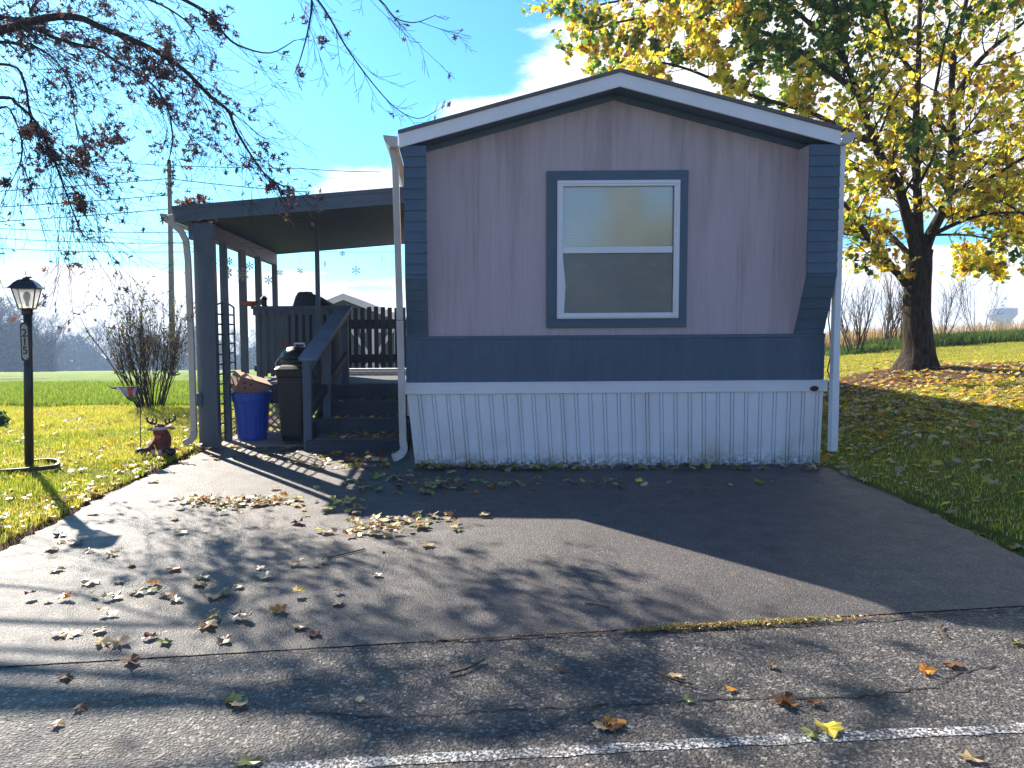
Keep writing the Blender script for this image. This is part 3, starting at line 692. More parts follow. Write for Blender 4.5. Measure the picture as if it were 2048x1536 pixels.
# snowflake ornaments
sfm = paint('silver snowflake plastic', (.42,.42,.44), .3, .1); sfd = paint('grey snowflake plastic', (.16,.18,.2), .35, .1)
def snow(px, py, Y, r, rz, ztop, label, m=sfm):
    c = P(px, py, Y); t = thing('snowflake_ornament', c, label, 'snowflake', 'snowflakes hanging around the porch'); f = MB(); e = Vector((math.cos(rz), math.sin(rz), 0)); u = Vector((0,0,1)); nn_ = e.cross(u)
    for k in range(6):
        a = k*math.pi/3+.5236; d = e*math.cos(a)+u*math.sin(a); s_ = nn_.cross(d); f.bar(c+d*r*.12, c+d*r, .008, .005, up=nn_)
        for q_ in (.45,.7): f.bar(c+d*r*q_, c+d*r*(q_+.22)+s_*r*.24, .006, .004, up=nn_); f.bar(c+d*r*q_, c+d*r*(q_+.22)-s_*r*.24, .006, .004, up=nn_)
        d2 = e*math.cos(a+math.pi/3)+u*math.sin(a+math.pi/3); f.bar(c+d*r*.26, c+d2*r*.26, .007, .005, up=nn_)
    f.build('flake', m, t); MB().tube([c+Vector((0,0,r*.9)), Vector((c.x, c.y, ztop))], .0015, 3).build('thread', m, t)
LS = [(457,545,9.7,.075,1.2,2.41,'silver snowflake hanging nearest the trellis, just right of the second porch post'),
      (459,522,9.9,.05,.9,2.41,'small snowflake hung above the silver one right of the second porch post',),
      (486,548,10.3,.09,.5,2.41,'pale snowflake hanging against the third porch post'),
      (499,532,10.9,.06,.4,2.41,'upper of the snowflake strand between the third and fourth porch posts'),
      (537,560,12.0,.07,0,2.41,'open six armed snowflake between the fourth and last porch posts'),
      (520,520,11.5,.05,1.3,2.41,'edge-on snowflake hanging against the fourth porch post'),
      (560,545,12.6,.055,.2,2.60,'small snowflake hanging just right of the last porch post'),
      (600,541,12.6,.06,.8,2.62,'star shaped snowflake left of the thin porch pole'),
      (650,528,12.6,.05,1.5,2.62,'edge-on snowflake hanging just right of the thin porch pole'),
      (685,507,12.6,.045,.1,2.62,'short hung snowflake under the rear porch eave, in the middle of the right hand bay'),
      (712,541,12.6,.075,.1,2.62,'largest snowflake right of the thin porch pole'),
      (764,518,12.6,.04,1.5,2.62,'thin snowflake hanging nearest the downspout of the house')]
for a in LS: snow(*a[:7], m=sfd if a[2] > 10.8 else sfm)
MB_ = MB().tube([P(560,505,12.62), P(640,503,12.62), P(720,505,12.62), P(795,503,12.62)], .003, 4); o = MB_.build('light_string', M['black'], loc=P(680,505,12.62)); tag(o, 'thin dark string stretched under the rear edge of the porch roof', 'string')

# ------------------------------------------------------------------ shed behind the porch
sy = 18.0; sx0 = P(688, 590, sy).x; zpk = P(688, 588, sy).z; zg = -.35
shed = thing('garden_shed', (sx0, sy, zg), 'small blue grey shed with white trimmed gable and crossbraced door behind the porch', 'shed')
hw = 1.55; ze = zpk-.62
MB().prism([(sx0-hw+.1,sy,zg),(sx0+hw-.1,sy,zg),(sx0+hw-.1,sy,ze),(sx0,sy,zpk-.06),(sx0-hw+.1,sy,ze)], (0,2.8,0)).build('wall', paint('grey blue shed siding', (.12,.14,.17), .7), shed)
rs = MB(); rs.prism([(sx0-hw-.1,sy-.12,ze-.03),(sx0,sy-.12,zpk),(sx0+hw+.1,sy-.12,ze-.03),(sx0+hw+.1,sy-.12,ze-.1),(sx0,sy-.12,zpk-.07),(sx0-hw-.1,sy-.12,ze-.1)], (0,3.0,0)); rs.build('roof', M['shingle'], shed)
ft = MB(); ft.prism([(sx0-hw-.1,sy-.16,ze-.02),(sx0,sy-.16,zpk+.01),(sx0+hw+.1,sy-.16,ze-.02),(sx0+hw+.1,sy-.16,ze-.17),(sx0,sy-.16,zpk-.14),(sx0-hw-.1,sy-.16,ze-.17)], (0,.035,0)); ft.build('gable_trim', M['white'], shed)
dr = MB(); frame(dr, sx0+.05, sx0+1.25, zg+.1, ze-.05, .09, sy-.05, sy-.02); dr.bar((sx0+.1,sy-.03,zg+.15),(sx0+1.2,sy-.03,ze-.1),.09,.02,up=(0,1,0)) if False else None
for a_, b_c in (((sx0+.12,zg+.15),(sx0+.62,zg+1.0)), ((sx0+1.18,zg+.15),(sx0+.68,zg+1.0)), ((sx0+.12,zg+1.75),(sx0+.62,zg+1.0)), ((sx0+1.18,zg+1.75),(sx0+.68,zg+1.0))):
    dr.prism([(a_[0]-.05,sy-.055,a_[1]),(a_[0]+.05,sy-.055,a_[1]),(b_c[0]+.05,sy-.055,b_c[1]),(b_c[0]-.05,sy-.055,b_c[1])], (0,.03,0))
dr.box(sx0+.61,sx0+.69,sy-.052,sy-.021,zg+.19,ze-.14); dr.build('door_trim', M['white'], shed)
for k in range(6):
    xx = sx0-.05+k*.21; MB().box(xx, xx+.13, sy-.06, sy-.056, ze-.28, ze-.17).build('window', M['white'], shed)

# ------------------------------------------------------------------ lamp post with number sign
LY = 6.95; lb = P(58, 926, LY); lz = lb.z
lamp = thing('lamp_post', (lb.x, LY, lz), 'black yard lamp post with glass lantern head and number 215 plate', 'lamp post')
MB().tube([(lb.x,LY,lz-.05),(P(55,615,LY).x,LY,P(55,619,LY).z)], .039, 20).build('pole', M['black'], lamp, smooth=True)
lx = P(54,600,LY).x; z0, z1 = P(54,619,LY).z, P(54,577,LY).z
MB().lathe((P(55,640,LY).x,LY,z0-.05), [(.045,0),(.048,.005),(.048,.04),(.052,.05)], 20).build('collar', M['black'], lamp, smooth=False)
A0 = R(45+14)
def sq(hw_, z): return [(lx+hw_*1.414*math.cos(A0+R(90*k)), LY+hw_*1.414*math.sin(A0+R(90*k)), z) for k in range(4)]
lant = MB(); loft(lant, [sq(.060,z0),sq(.064,z0+.012),sq(.060,z0+.013)]); 
for k in range(4): lant.tube([sq(.058,z0+.01)[k], sq(.098,z1)[k]], .006, 6)
for k in range(4): lant.tube([sq(.098,z1)[k], sq(.098,z1)[(k+1)%4]], .006, 6)
lant.build('lantern_frame', M['black'], lamp)
loft(MB(), [sq(.130,z1+.0),sq(.105,z1+.022),sq(.085,z1+.05),sq(.052,z1+.078),sq(.030,z1+.082)]).build('lantern_roof', M['black'], lamp)
MB().lathe((lx,LY,z1+.08), [(.030,0),(.030,.012),(.058,.014),(.040,.026),(.015,.032),(.004,.036),(.003,.075)], 20).build('finial', M['black'], lamp)
gmL = Mat('frosted lamp glass'); gmL.base((.75,.72,.66)); gmL.set(rough=.25, spec=.6); trL = gmL.new('ShaderNodeBsdfTransparent'); tlL = gmL.new('ShaderNodeBsdfTranslucent'); tlL.inputs[0].default_value = (.85,.82,.74,1)
mA = gmL.new('ShaderNodeMixShader'); mA.inputs[0].default_value = .55; mB_ = gmL.new('ShaderNodeMixShader'); mB_.inputs[0].default_value = .45
gmL.link(gmL.b.outputs[0], mA.inputs[1]); gmL.link(tlL.outputs[0], mA.inputs[2]); gmL.link(mA.outputs[0], mB_.inputs[1]); gmL.link(trL.outputs[0], mB_.inputs[2]); gmL.link(mB_.outputs[0], gmL.out.inputs[0])
for k in range(4):
    a_, b_c, c_, d_ = Vector(sq(.056,z0+.014)[k]), Vector(sq(.056,z0+.014)[(k+1)%4]), Vector(sq(.095,z1-.004)[(k+1)%4]), Vector(sq(.095,z1-.004)[k])
    MB().add([a_,b_c,c_,d_], [(0,1,2,3)]).build('glass_pane', gmL.m, lamp)
MB().lathe((lx,LY,z0+.03), [(.014,0),(.014,.03),(.018,.045),(.030,.075),(.030,.10),(.018,.125),(.003,.13)], 16).build('bulb', paint('white bulb glass', (.7,.68,.6), .2, .05), lamp, smooth=True)
# plate
sc0 = P(51, 684, LY-.05); sgn = thing('house_number_sign', sc0, 'long eight sided number plate reading 215 down the lamp post', 'number sign')
def octo(w_, h_, cut, y): return [(sc0.x+a*w_/2, y, sc0.z+b*h_/2) for a, b in ((-1,-1+cut),(-.35,-1),(.35,-1),(1,-1+cut),(1,1-cut),(.35,1),(-.35,1),(-1,1-cut))]
MB().prism(octo(.082,.36,.16,LY-.058), (0,.012,0)).build('rim', M['black'], sgn, bevel=.002)
MB().prism(octo(.056,.315,.15,LY-.0605), (0,.002,0)).build('face', paint('grey reflective plate', (.40,.38,.37), .5, .06), sgn)
for ch, dz in (('2', .078), ('1', .0), ('5', -.078)):
    cu = bpy.data.curves.new('digit', 'FONT'); cu.body = ch; cu.size = .098; cu.align_x = 'CENTER'; cu.align_y = 'CENTER'; cu.extrude = .0008; cu.offset = .0016
    to = bpy.data.objects.new('digit', cu); C.objects.link(to); bpy.context.view_layer.update()
    me = bpy.data.meshes.new_from_object(to.evaluated_get(bpy.context.evaluated_depsgraph_get())); bpy.data.objects.remove(to)
    dg = bpy.data.objects.new('digit', me); C.objects.link(dg); dg.parent = sgn; dg.rotation_euler = (R(90), 0, 0)
    dg.location = (0, LY-.0625-wloc(sgn).y, dz); me.materials.clear(); me.materials.append(M['black'])
# edging ring round the post
rg = MB(); pts = []
for k in range(41): a_ = 2*math.pi*k/40; pts.append((lb.x-.02+.27*math.cos(a_), LY+.27*math.sin(a_), float(terrain(lb.x, LY))+.02+.015*math.sin(a_*1.5)))
n_ = len(pts); vs = [(x, y, z-.03) for x, y, z in pts]+[(x, y, z+.008) for x, y, z in pts]+[(lb.x-.02+(x-lb.x+.02)*.93, LY+(y-LY)*.93, z+.008) for x, y, z in pts]+[(lb.x-.02+(x-lb.x+.02)*.93, LY+(y-LY)*.93, z-.03) for x, y, z in pts]
rg.add(vs, [(j*n_+i, j*n_+i+1, ((j+1)%4)*n_+i+1, ((j+1)%4)*n_+i) for j in range(4) for i in range(n_-1)])
o = rg.build('edging_ring', M['black_plastic'], loc=(lb.x, LY, lz)); tag(o, 'black plastic edging ring lying on the grass around the lamp post', 'edging ring')

# ------------------------------------------------------------------ garden flag
fy = 8.1; fb = P(281, 903, fy); fb.z = float(terrain(fb.x, fy))
fl = thing('garden_flag', fb, 'wind twisted white, red and green garden flag on a thin black pole', 'garden flag')
ftop = P(281, 776, fy); fend = P(224, 775, fy)
MB().tube([fb-Vector((0,0,.05)), ftop, P(279,771,fy), P(262,774,fy), fend, P(217,772,fy)], .005, 6).build('pole', M['black'], fl)
fc = Mat('printed flag cloth'); v = fc.coord('Object'); fx, fy2, fz2 = fc.sep(v)
cA = fc.ramp(fc.maprange(fx, (fend.x-fb.x), 0.0), [(0,(.01,.01,.02)),(.17,(.012,.012,.03)),(.2,(.6,.6,.66)),(.55,(.62,.6,.64)),(.62,(.5,.1,.08)),(.8,(.45,.06,.05)),(.88,(.5,.45,.5)),(.95,(.05,.05,.06))])
cB = fc.mix(fc.maprange(fc.noise(v, 30, 4), .62, .68, 0, .7), cA, (.30,.05,.05)); zz_ = ftop.z-fb.z
cC = fc.mix(fc.maprange(fc.math('SUBTRACT', fz2, zz_), -.085, -.10), cB, (.04,.20,.06)); fc.base(cC); fc.set(rough=.8)
cl = MB(); nu, nv = 14, 10; g0 = len(cl.v)
for i in range(nu+1):
    u = i/nu
    for j in range(nv+1):
        v_ = j/nv; top = ftop.lerp(fend, u*.95); drop = (.17*math.sin(math.pi*min(1, .08+u*1.15))**.8 if u < .8 else .05) * (1.15-u*.8)
        drop = max(.03, drop); cl.v.append((top.x+.02*math.sin(v_*5+u*3), top.y+.03*math.sin(u*9+v_*6), top.z+.004-drop*v_))
for i in range(nu):
    for j in range(nv): a_ = i*(nv+1)+j; cl.f.append((a_, a_+1, a_+nv+2, a_+nv+1))
cl.build('cloth', fc.m, fl, smooth=True)

# ------------------------------------------------------------------ reindeer yard decoration
ry = 8.15; rb = P(322, 906, ry); rb.z = float(terrain(rb.x, ry)); S = ry/F
def RP(dx, py, dy=0): q = P(322+dx, py, ry); return Vector((q.x, ry+dy, q.z))
rd = thing('reindeer_decoration', rb, 'small red brown reindeer yard figure sitting among leaves by the driveway', 'yard decoration')
brown = paint('red brown plush', (.16,.035,.03), .8, .25, 12, .3); tan_ = paint('tan ear lining', (.42,.22,.16), .8, .1); red = paint('red nose', (.42,.06,.06), .5, .1)
cxs = RP(0, 878); MB().ball(RP(2,882,.02), (17*S, .085, 26*S), 18, 14).build('body', brown, rd, smooth=True)
MB().ball(RP(0,862,-.02), (14*S, .075, 16*S), 18, 14).build('head', brown, rd, smooth=True)
MB().lathe(RP(0,856,-.02), [(14.5*S,-.012),(15.2*S,.0),(14.2*S,.016),(12*S,.018)], 24, 1, .98).build('headband', paint('white fur band', (.55,.5,.52), .9, .1, 30, .6), rd, smooth=True)
MB().ball(RP(1,871,-.09), (7*S,.02,4.5*S), 14, 10).build('nose', red, rd, smooth=True)
for sg in (-1, 1):
    MB().ball(RP(sg*20,856+ (2 if sg<0 else 0),-.0), (8*S,.012,3.6*S), 14, 8, Matrix.Rotation(R(sg*8),3,'Y')).build('ear', tan_, rd, smooth=True)
    an = MB(); an.tube([RP(sg*9,851), RP(sg*11,848), RP(sg*20,847), RP(sg*27,842), RP(sg*29,836), RP(sg*25,834)] if sg < 0 else [RP(9,850), RP(14,846), RP(22,843), RP(28,838), RP(28,833), RP(24,831)], [.009,.011,.012,.012,.011,.008], 8)
    an.tube([RP(sg*11,848), RP(sg*8,842), RP(sg*9,837)], [.010,.010,.007], 8); an.tube([RP(sg*19,846), RP(sg*16,841), RP(sg*17,836)], [.010,.010,.007], 8); an.build('antler', M['black'], rd, smooth=True)
    MB().tube([RP(sg*12,894,-.04), RP(sg*22,898,-.10), RP(sg*27,900,-.14)], [.035,.032,.03], 12).build('leg', brown, rd, smooth=True)
    MB().ball(RP(sg*30,899,-.15), (10*S,.05,8*S), 14, 10).build('boot', M['black_plastic'], rd, smooth=True)
    MB().tube([RP(sg*14,882,-.03), RP(sg*14,892,-.09), RP(sg*7,900,-.12)], [.024,.022,.022], 10).build('arm', brown, rd, smooth=True)
    MB().ball(RP(sg*7,901,-.13), (5*S,.02,6*S), 12, 8).build('mitten', paint('pale mitten', (.5,.4,.38), .8), rd, smooth=True)

# white plastic hose/watering spout lying by the downspout foot
sk = MB(); sk = None

# ------------------------------------------------------------------ utility pole and lines
pyY = 40.0; pb = P(345, 742, pyY); pb.z = float(terrain(pb.x, pyY)); ptp = P(338, 320, pyY)
up = thing('utility_pole', pb, 'tall weathered grey utility pole rising behind the bare shrub', 'utility pole')
MB().tube([pb-Vector((0,0,.3)), P(342,520,pyY), ptp], [.16,.135,.10], 14).build('pole', M['pole'], up, smooth=True)
wires = [((-500,402),(338,357),(620,384),'uppermost power line crossing behind the oak branches'), ((-500,432),(338,390),None,'second power line down, ending at the utility pole'), ((-500,462),(338,418),None,'third power line down, ending at the utility pole'),
         ((-500,440),(0,457),(420,464),'upper of the three faint lower power lines'), ((-500,470),(0,477),(420,486),'middle of the three faint lower power lines'), ((-500,492),(0,497),(420,503),'lowest of the faint power lines above the horizon'),
         ((120,318),(600,337),(760,344),'faint high power line right of the utility pole')]
wm = paint('dark wire', (.05,.055,.07), .6)
for i, (a_, b_c, c_, lab) in enumerate(wires):
    yy = pyY if i < 3 else 60.; r0 = .024 if i < 3 else .030
    pts = [P(*a_, yy), P(*b_c, yy)] + ([P(*c_, yy)] if c_ else []); full = []
    for k in range(len(pts)-1):
        for j in range(10):
            t_ = j/10; q = pts[k].lerp(pts[k+1], t_); q.z -= .35*4*t_*(1-t_)*(pts[k+1]-pts[k]).length/40; full.append(q)
    full.append(pts[-1]); o = MB().tube(full, r0, 5).build('power_line', wm, loc=full[0]); tag(o, lab, 'power line', 'power lines crossing the left sky')

# ------------------------------------------------------------------ water tower
wy = 300.; wc = P(2003, 640, wy)
wt = thing('water_tower', (wc.x, wy, P(2003,700,wy).z), 'white water tower with wide tank beyond the grassy bank', 'water tower')
def wz(py): return P(2003, py, wy).z
u = wy/F*1.0
MB().lathe((wc.x,wy,0), [(18*u,wz(690)),(17*u,wz(646)),(17*u,wz(641))], 32).build('pedestal', paint('pale tower paint', (.34,.35,.42), .6, .06, .1), wt)
MB().lathe((wc.x,wy,0), [(17*u,wz(641.5)),(25*u,wz(631)),(26*u,wz(628)),(26*u,wz(618)),(25.5*u,wz(617)),(8*u,wz(613)),(2*u,wz(612))], 32).build('tank', paint('white tank paint', (.36,.38,.47), .5, .06, .1), wt)
cr = MB(); cyl = []
for i in range(17):
    a_ = R(-150+i*150/16); cyl.append((6*u*math.cos(a_), 6*u*math.sin(a_)))
inner = [(5.2*u*math.cos(R(-150+i*150/16))*.95-.5*u, 4.2*u*math.sin(R(-150+i*150/16))+1.2*u) for i in range(17)]
pts = cyl+inner[::-1]; ang0 = -math.pi/2-.72
def onTank(x, z): a_ = ang0+x/(26*u); return (wc.x+26.3*u*math.cos(a_), wy+26.3*u*math.sin(a_), wz(624)+z)
cr.v = [onTank(x, z) for x, z in pts]; cr.f = [(i, i+1, 32-i, 33-i) for i in range(16)]
cr.build('emblem', paint('navy emblem', (.02,.07,.28), .5), wt)
MB().lathe((wc.x,wy,0), [(4*u,wz(613)),(4*u,wz(609.5)),(1*u,wz(609))], 12).build('vent', M['white'], wt)

# ------------------------------------------------------------------ branch growth
class Tree:
    def __init__(s, seed): s.r = random.Random(seed); s.seg = []; s.tips = []      # seg: (points, radii)
    def path(s, pts, r0, r1):
        n = len(pts); rad = [r0+(r1-r0)*(i/(n-1))**.62 for i in range(n)]; s.seg.append((pts, rad)); return pts, rad
    def rvec(s): 
        while True:
            v = Vector((s.r.uniform(-1,1), s.r.uniform(-1,1), s.r.uniform(-1,1)))
            if .1 < v.length < 1: return v.normalized()
    def grow(s, p, d, L, r, level, prm):
        """prm: per level dict(n children, ratio, spread, up, curve, seglen)"""
        q = prm[level]; k = max(3, int(L/q['seg'])); st = L/k; pts = [p]; d = d.normalized()
        for i in range(k):
            f = i/k
            d = (d + s.rvec()*q['wig'] + Vector((0,0,1))*(q['up'] + q.get('tipup', 0)*f)).normalized(); p = p+d*st; pts.append(p)
        s.path(pts, r, max(r*q['taper'], .0020))
        if level+1 < len(prm):
            for c in range(q['n']):
                f = q.get('f0', .25) + (1-q.get('f0', .25))*(c+s.r.random())/q['n']; i = min(int(f*k), k-1); b = pts[i].lerp(pts[i+1], f*k-i)
                dd = (pts[i+1]-pts[i]).normalized(); side = s.rvec(); side = (side-dd*side.dot(dd)).normalized()
                nd = dd*math.cos(q['ang'])+side*math.sin(q['ang']); s.grow(b, nd, L*q['ratio']*s.r.uniform(.6,1.2)*(1.15-f*.55), max(r*(1-f*(1-q['taper']))*q['rr'], .0022), level+1, prm)
        else: s.tips.append(pts)
    def mesh(s, name, mat, parent, nmin=3, loc=None):
        mb = MB()
        for pts, rad in s.seg:
            n = 10 if rad[0] > .08 else 7 if rad[0] > .03 else 4 if rad[0] > .008 else 3
            mb.tube(pts, rad, n, cap=rad[0] > .02)
        return mb.build(name, mat, parent, smooth=True)
def smooth_path(pts, sub=5):
    pts = [Vector(p) for p in pts]; out = []
    for i in range(len(pts)-1):
        p0, p1, p2, p3 = pts[max(i-1,0)], pts[i], pts[i+1], pts[min(i+2, len(pts)-1)]
        for k in range(sub):
            t = k/sub; out.append(.5*((2*p1)+(-p0+p2)*t+(2*p0-5*p1+4*p2-p3)*t*t+(-p0+3*p1-3*p2+p3)*t**3))
    return out+[pts[-1]]

# leaf blades: outline triangles fanned from the centre
def leaf_shape(kind):
    if kind == 'maple':
        o = [(0,-.34),(.14,-.30),(.40,-.36),(.38,-.14),(.56,-.02),(.44,.10),(.52,.30),(.30,.26),(.20,.40),(0,.62),(-.20,.40),(-.30,.26),(-.52,.30),(-.44,.10),(-.56,-.02),(-.38,-.14),(-.40,-.36),(-.14,-.30)]
    elif kind == 'oak':
        o = [(0,-.6),(.07,-.22),(.40,-.26),(.10,-.05),(.46,.22),(.08,.18),(.10,.34),(0,.66),(-.10,.34),(-.08,.18),(-.46,.22),(-.10,-.05),(-.40,-.26),(-.07,-.22)]
    else:
        o = [(0,-.5),(.18,-.1),(.14,.25),(0,.5),(-.14,.25),(-.18,-.1)]
    v = [(0,0,.0)] + [(x, y, .0) for x, y in o]; n = len(o); return np.array(v), np.array([(0, i+1, (i+1)%n+1) for i in range(n)])
def curl(v, a, b, c=0):
    w = v.copy(); w[:,2] = a*v[:,0]**2 + b*v[:,1]**2 + c*np.sin(v[:,0]*9+v[:,1]*7)*(np.abs(v[:,0])+np.abs(v[:,1])); return w
def rand_rots(n, maxtilt=None):
    a = rng.uniform(0, 2*np.pi, n)
    if maxtilt is None:
        q = rng.normal(size=(n,4)); q /= np.linalg.norm(q, axis=1)[:,None]; w, x, y, z = q.T
        return np.stack([1-2*(y*y+z*z),2*(x*y-z*w),2*(x*z+y*w),2*(x*y+z*w),1-2*(x*x+z*z),2*(y*z-x*w),2*(x*z-y*w),2*(y*z+x*w),1-2*(x*x+y*y)],1).reshape(n,3,3)
    t = rng.uniform(-maxtilt, maxtilt, n); p = rng.uniform(-maxtilt, maxtilt, n); ca, sa, ct, s_t, cp, sp_ = np.cos(a), np.sin(a), np.cos(t), np.sin(t), np.cos(p), np.sin(p); o_, z_ = np.ones(n), np.zeros(n)
    Rz = np.stack([ca,-sa,z_,sa,ca,z_,z_,z_,o_],1).reshape(n,3,3); Rx = np.stack([o_,z_,z_,z_,ct,-s_t,z_,s_t,ct],1).reshape(n,3,3); Ry = np.stack([cp,z_,sp_,z_,o_,z_,-sp_,z_,cp],1).reshape(n,3,3)
    return Rx @ Ry @ Rz
def scatter_leaves(name, pos, size, cols, mat, kind='maple', tilt=None, parent=None, loc=(0,0,0), cu=(.5,.5,.15)):
    base, faces = leaf_shape(kind); n = len(pos); nv = len(base); R_ = rand_rots(n, tilt)
    B = np.stack([curl(base, rng.uniform(-cu[0],cu[0]), rng.uniform(-cu[1],cu[1]), rng.uniform(-cu[2],cu[2])) for _ in range(12)]); pick = rng.integers(0, 12, n)
    Vv = np.einsum('nij,nvj->nvi', R_, B[pick])*size[:,None,None]+pos[:,None,:]; Fc = (faces[None]+(np.arange(n)*nv)[:,None,None]).reshape(-1,3)
    return np_mesh(name, Vv.reshape(-1,3), Fc, 3, mat, np.repeat(cols, nv, axis=0), loc=loc, parent=parent)
def palette(n, cols, w, jit=.25):
    w = np.array(w, float); w /= w.sum(); c = np.array(cols)[rng.choice(len(cols), n, p=w)]; return np.clip(c*rng.uniform(1-jit, 1+jit, (n,1)), 0, 1)

# ------------------------------------------------------------------ maple on the right
mp = thing('maple_tree', (TREE.x, TREE.y, TREE.z), 'large maple with backlit yellow and green leaves on the right lawn', 'tree')
T = Tree(11); TY = TREE.y
def L_(pts, dy0=0, dy1=0): return smooth_path([P(a, b, TY+dy0+(dy1-dy0)*i/(len(pts)-1)) for i, (a, b) in enumerate(pts)])
ZT = float(terrain(TREE.x, TY-.3))
trunkp = [Vector((TREE.x-.02, TY, ZT-.12)), Vector((TREE.x,TY,ZT+.10)), Vector((TREE.x,TY,ZT+.34)), P(1833,620,TY), P(1838,540,TY), P(1840,500,TY)]
tk = smooth_path(trunkp, 4); nr = len(tk); rad = [.36,.335,.31,.29,.27,.252,.238,.226,.216,.208,.202,.196,.19,.192,.185,.18,.178,.176,.175,.175,.175][:nr]
tb = MB(); base = len(tb.v); nk = 28
for i, p in enumerate(tk):
    for k in range(nk):
        a_ = 2*math.pi*k/nk; flare = 1+max(0, (.36-i*.03))*.55*max(0, math.sin(a_*5+.6)) if i < 8 else 1; rr3 = rad[i]*flare*(1+.03*math.sin(a_*7+i*.5)+.02*math.sin(a_*13+i)); tb.v.append((p.x+rr3*math.cos(a_), p.y+rr3*math.sin(a_), p.z))
for i in range(nr-1):
    for k in range(nk): k2=(k+1)%nk; tb.f.append((base+i*nk+k, base+i*nk+k2, base+(i+1)*nk+k2, base+(i+1)*nk+k))
tb.f.append(tuple(base+(nr-1)*nk+k for k in range(nk)))
tb.build('trunk', M['bark'], mp, smooth=True)
limbs = [([(1836,520),(1822,463),(1794,370),(1748,287),(1716,185),(1688,116),(1665,0),(1640,-160)], .105,.022, 0,-.6),
 ([(1838,515),(1836,416),(1831,278),(1836,160),(1840,0),(1845,-200)], .09,.022, 0,.3),
 ([(1842,520),(1859,472),(1896,393),(1905,278),(1905,139),(1933,0),(1960,-160)], .115,.022, 0,.5),
 ([(1900,398),(1956,370),(2048,315),(2180,230)], .05,.015, .2,-.8),
 ([(1905,285),(1924,273),(1980,250),(2048,199),(2160,120)], .055,.015, .2,.8),
 ([(1812,566),(1800,552),(1767,518),(1720,454),(1697,417),(1640,370),(1600,345)], .075,.015, -.1,-.9),
 ([(1818,510),(1795,485),(1762,454),(1702,417),(1640,400)], .06,.012, 0,.9),
 ([(1890,400),(1930,372),(2000,350),(2100,340)], .05,.012, 0,1.6),
 ([(1748,287),(1690,262),(1620,225),(1500,190),(1380,140),(1300,120)], .06,.012, -.3,-1.6),
 ([(1716,185),(1640,130),(1540,70),(1420,40),(1290,35),(1180,60)], .06,.012, -.4,.4),
 ([(1688,116),(1600,30),(1500,-40),(1380,-60)], .05,.012, -.4,-1.4),
 ([(1794,370),(1740,350),(1690,325),(1630,270),(1560,235)], .05,.010, -.1,1.2),
 ([(1831,278),(1790,200),(1740,110),(1720,20)], .05,.012, 0,1.4),
 ([(1905,200),(1960,120),(2030,60),(2100,0)], .06,.012, .3,-1.),
 ([(1905,278),(1870,220),(1880,130),(1900,40)], .04,.012, .3,-1.6),
 ([(1836,160),(1790,90),(1760,-20)], .05,.012, .2,-1.6),
 ([(1859,472),(1930,440),(2000,425),(2090,430)], .045,.01, 0,-1.5),
 ([(1665,30),(1540,-30),(1400,-20),(1250,0),(1150,20)], .05,.012, -.5,1.5),
 ([(1890,420),(1950,420),(2030,440),(2120,460)], .04,.01, .3,.6),
 ([(1860,470),(1930,470),(1990,480),(2080,500)], .03,.008, .1,1.4),
 ([(1956,370),(2000,400),(2060,440),(2100,500)], .03,.008, .1,-1.0),
 ([(1810,560),(1780,520),(1750,490),(1700,470),(1660,470)], .025,.007, 0,-.4),
 ([(1845,420),(1835,380),(1870,300),(1850,230)], .04,.01, 0,-1.8)]
prm = [dict(n=7, ratio=.45, ang=.85, seg=.18, wig=.16, up=.03, taper=.35, rr=.5, f0=.15),
       dict(n=6, ratio=.5, ang=.8, seg=.10, wig=.2, up=.02, taper=.4, rr=.5, f0=.2),
       dict(n=0, ratio=.5, ang=.8, seg=.08, wig=.25, up=-.02, taper=.5, rr=.5)]
for pts, r0, r1, d0, d1 in limbs:
    path = L_(pts, d0, d1); T.path(path, r0, r1); Ltot = sum((path[i+1]-path[i]).length for i in range(len(path)-1))
    nb = int(Ltot*5.2)
    for c in range(nb):
        f = .22+.78*(c+T.r.random())/nb if r0 > .1 else .10+.9*(c+T.r.random())/nb; i = min(int(f*(len(path)-1)), len(path)-2); b = path[i].lerp(path[i+1], T.r.random())
        dd = (path[i+1]-path[i]).normalized(); side = T.rvec(); side = (side-dd*side.dot(dd)).normalized(); nd = dd*.55+side*.85+Vector((0,0,.1))
        T.grow(b, nd, T.r.uniform(.5,1.25), max(.008,(r0+(r1-r0)*f)*.30), 0, prm)
T.mesh('branches', M['bark'], mp)
pos = []
for tp in T.tips:
    n = T.r.choice((2,3,4,5,6)); 
    for _ in range(n):
        i = T.r.randrange(len(tp)); q = tp[i]+T.rvec()*T.r.uniform(.0,.12); pos.append(q)
pos = np.array([tuple(p) for p in pos]); zmin = 2.0
rad_ = np.hypot((pos[:,0]-TREE.x)*1.0, (pos[:,2]-4.3)*.8); keep = (rng.random(len(pos)) < .17+.62*sst(.8, 3.2, rad_)) & (pos[:,2] > 2.05) & ~((pos[:,0] < 4.0) & (pos[:,2] < 4.1)); pos = pos[keep]
sizes = rng.uniform(.05, .11, len(pos))
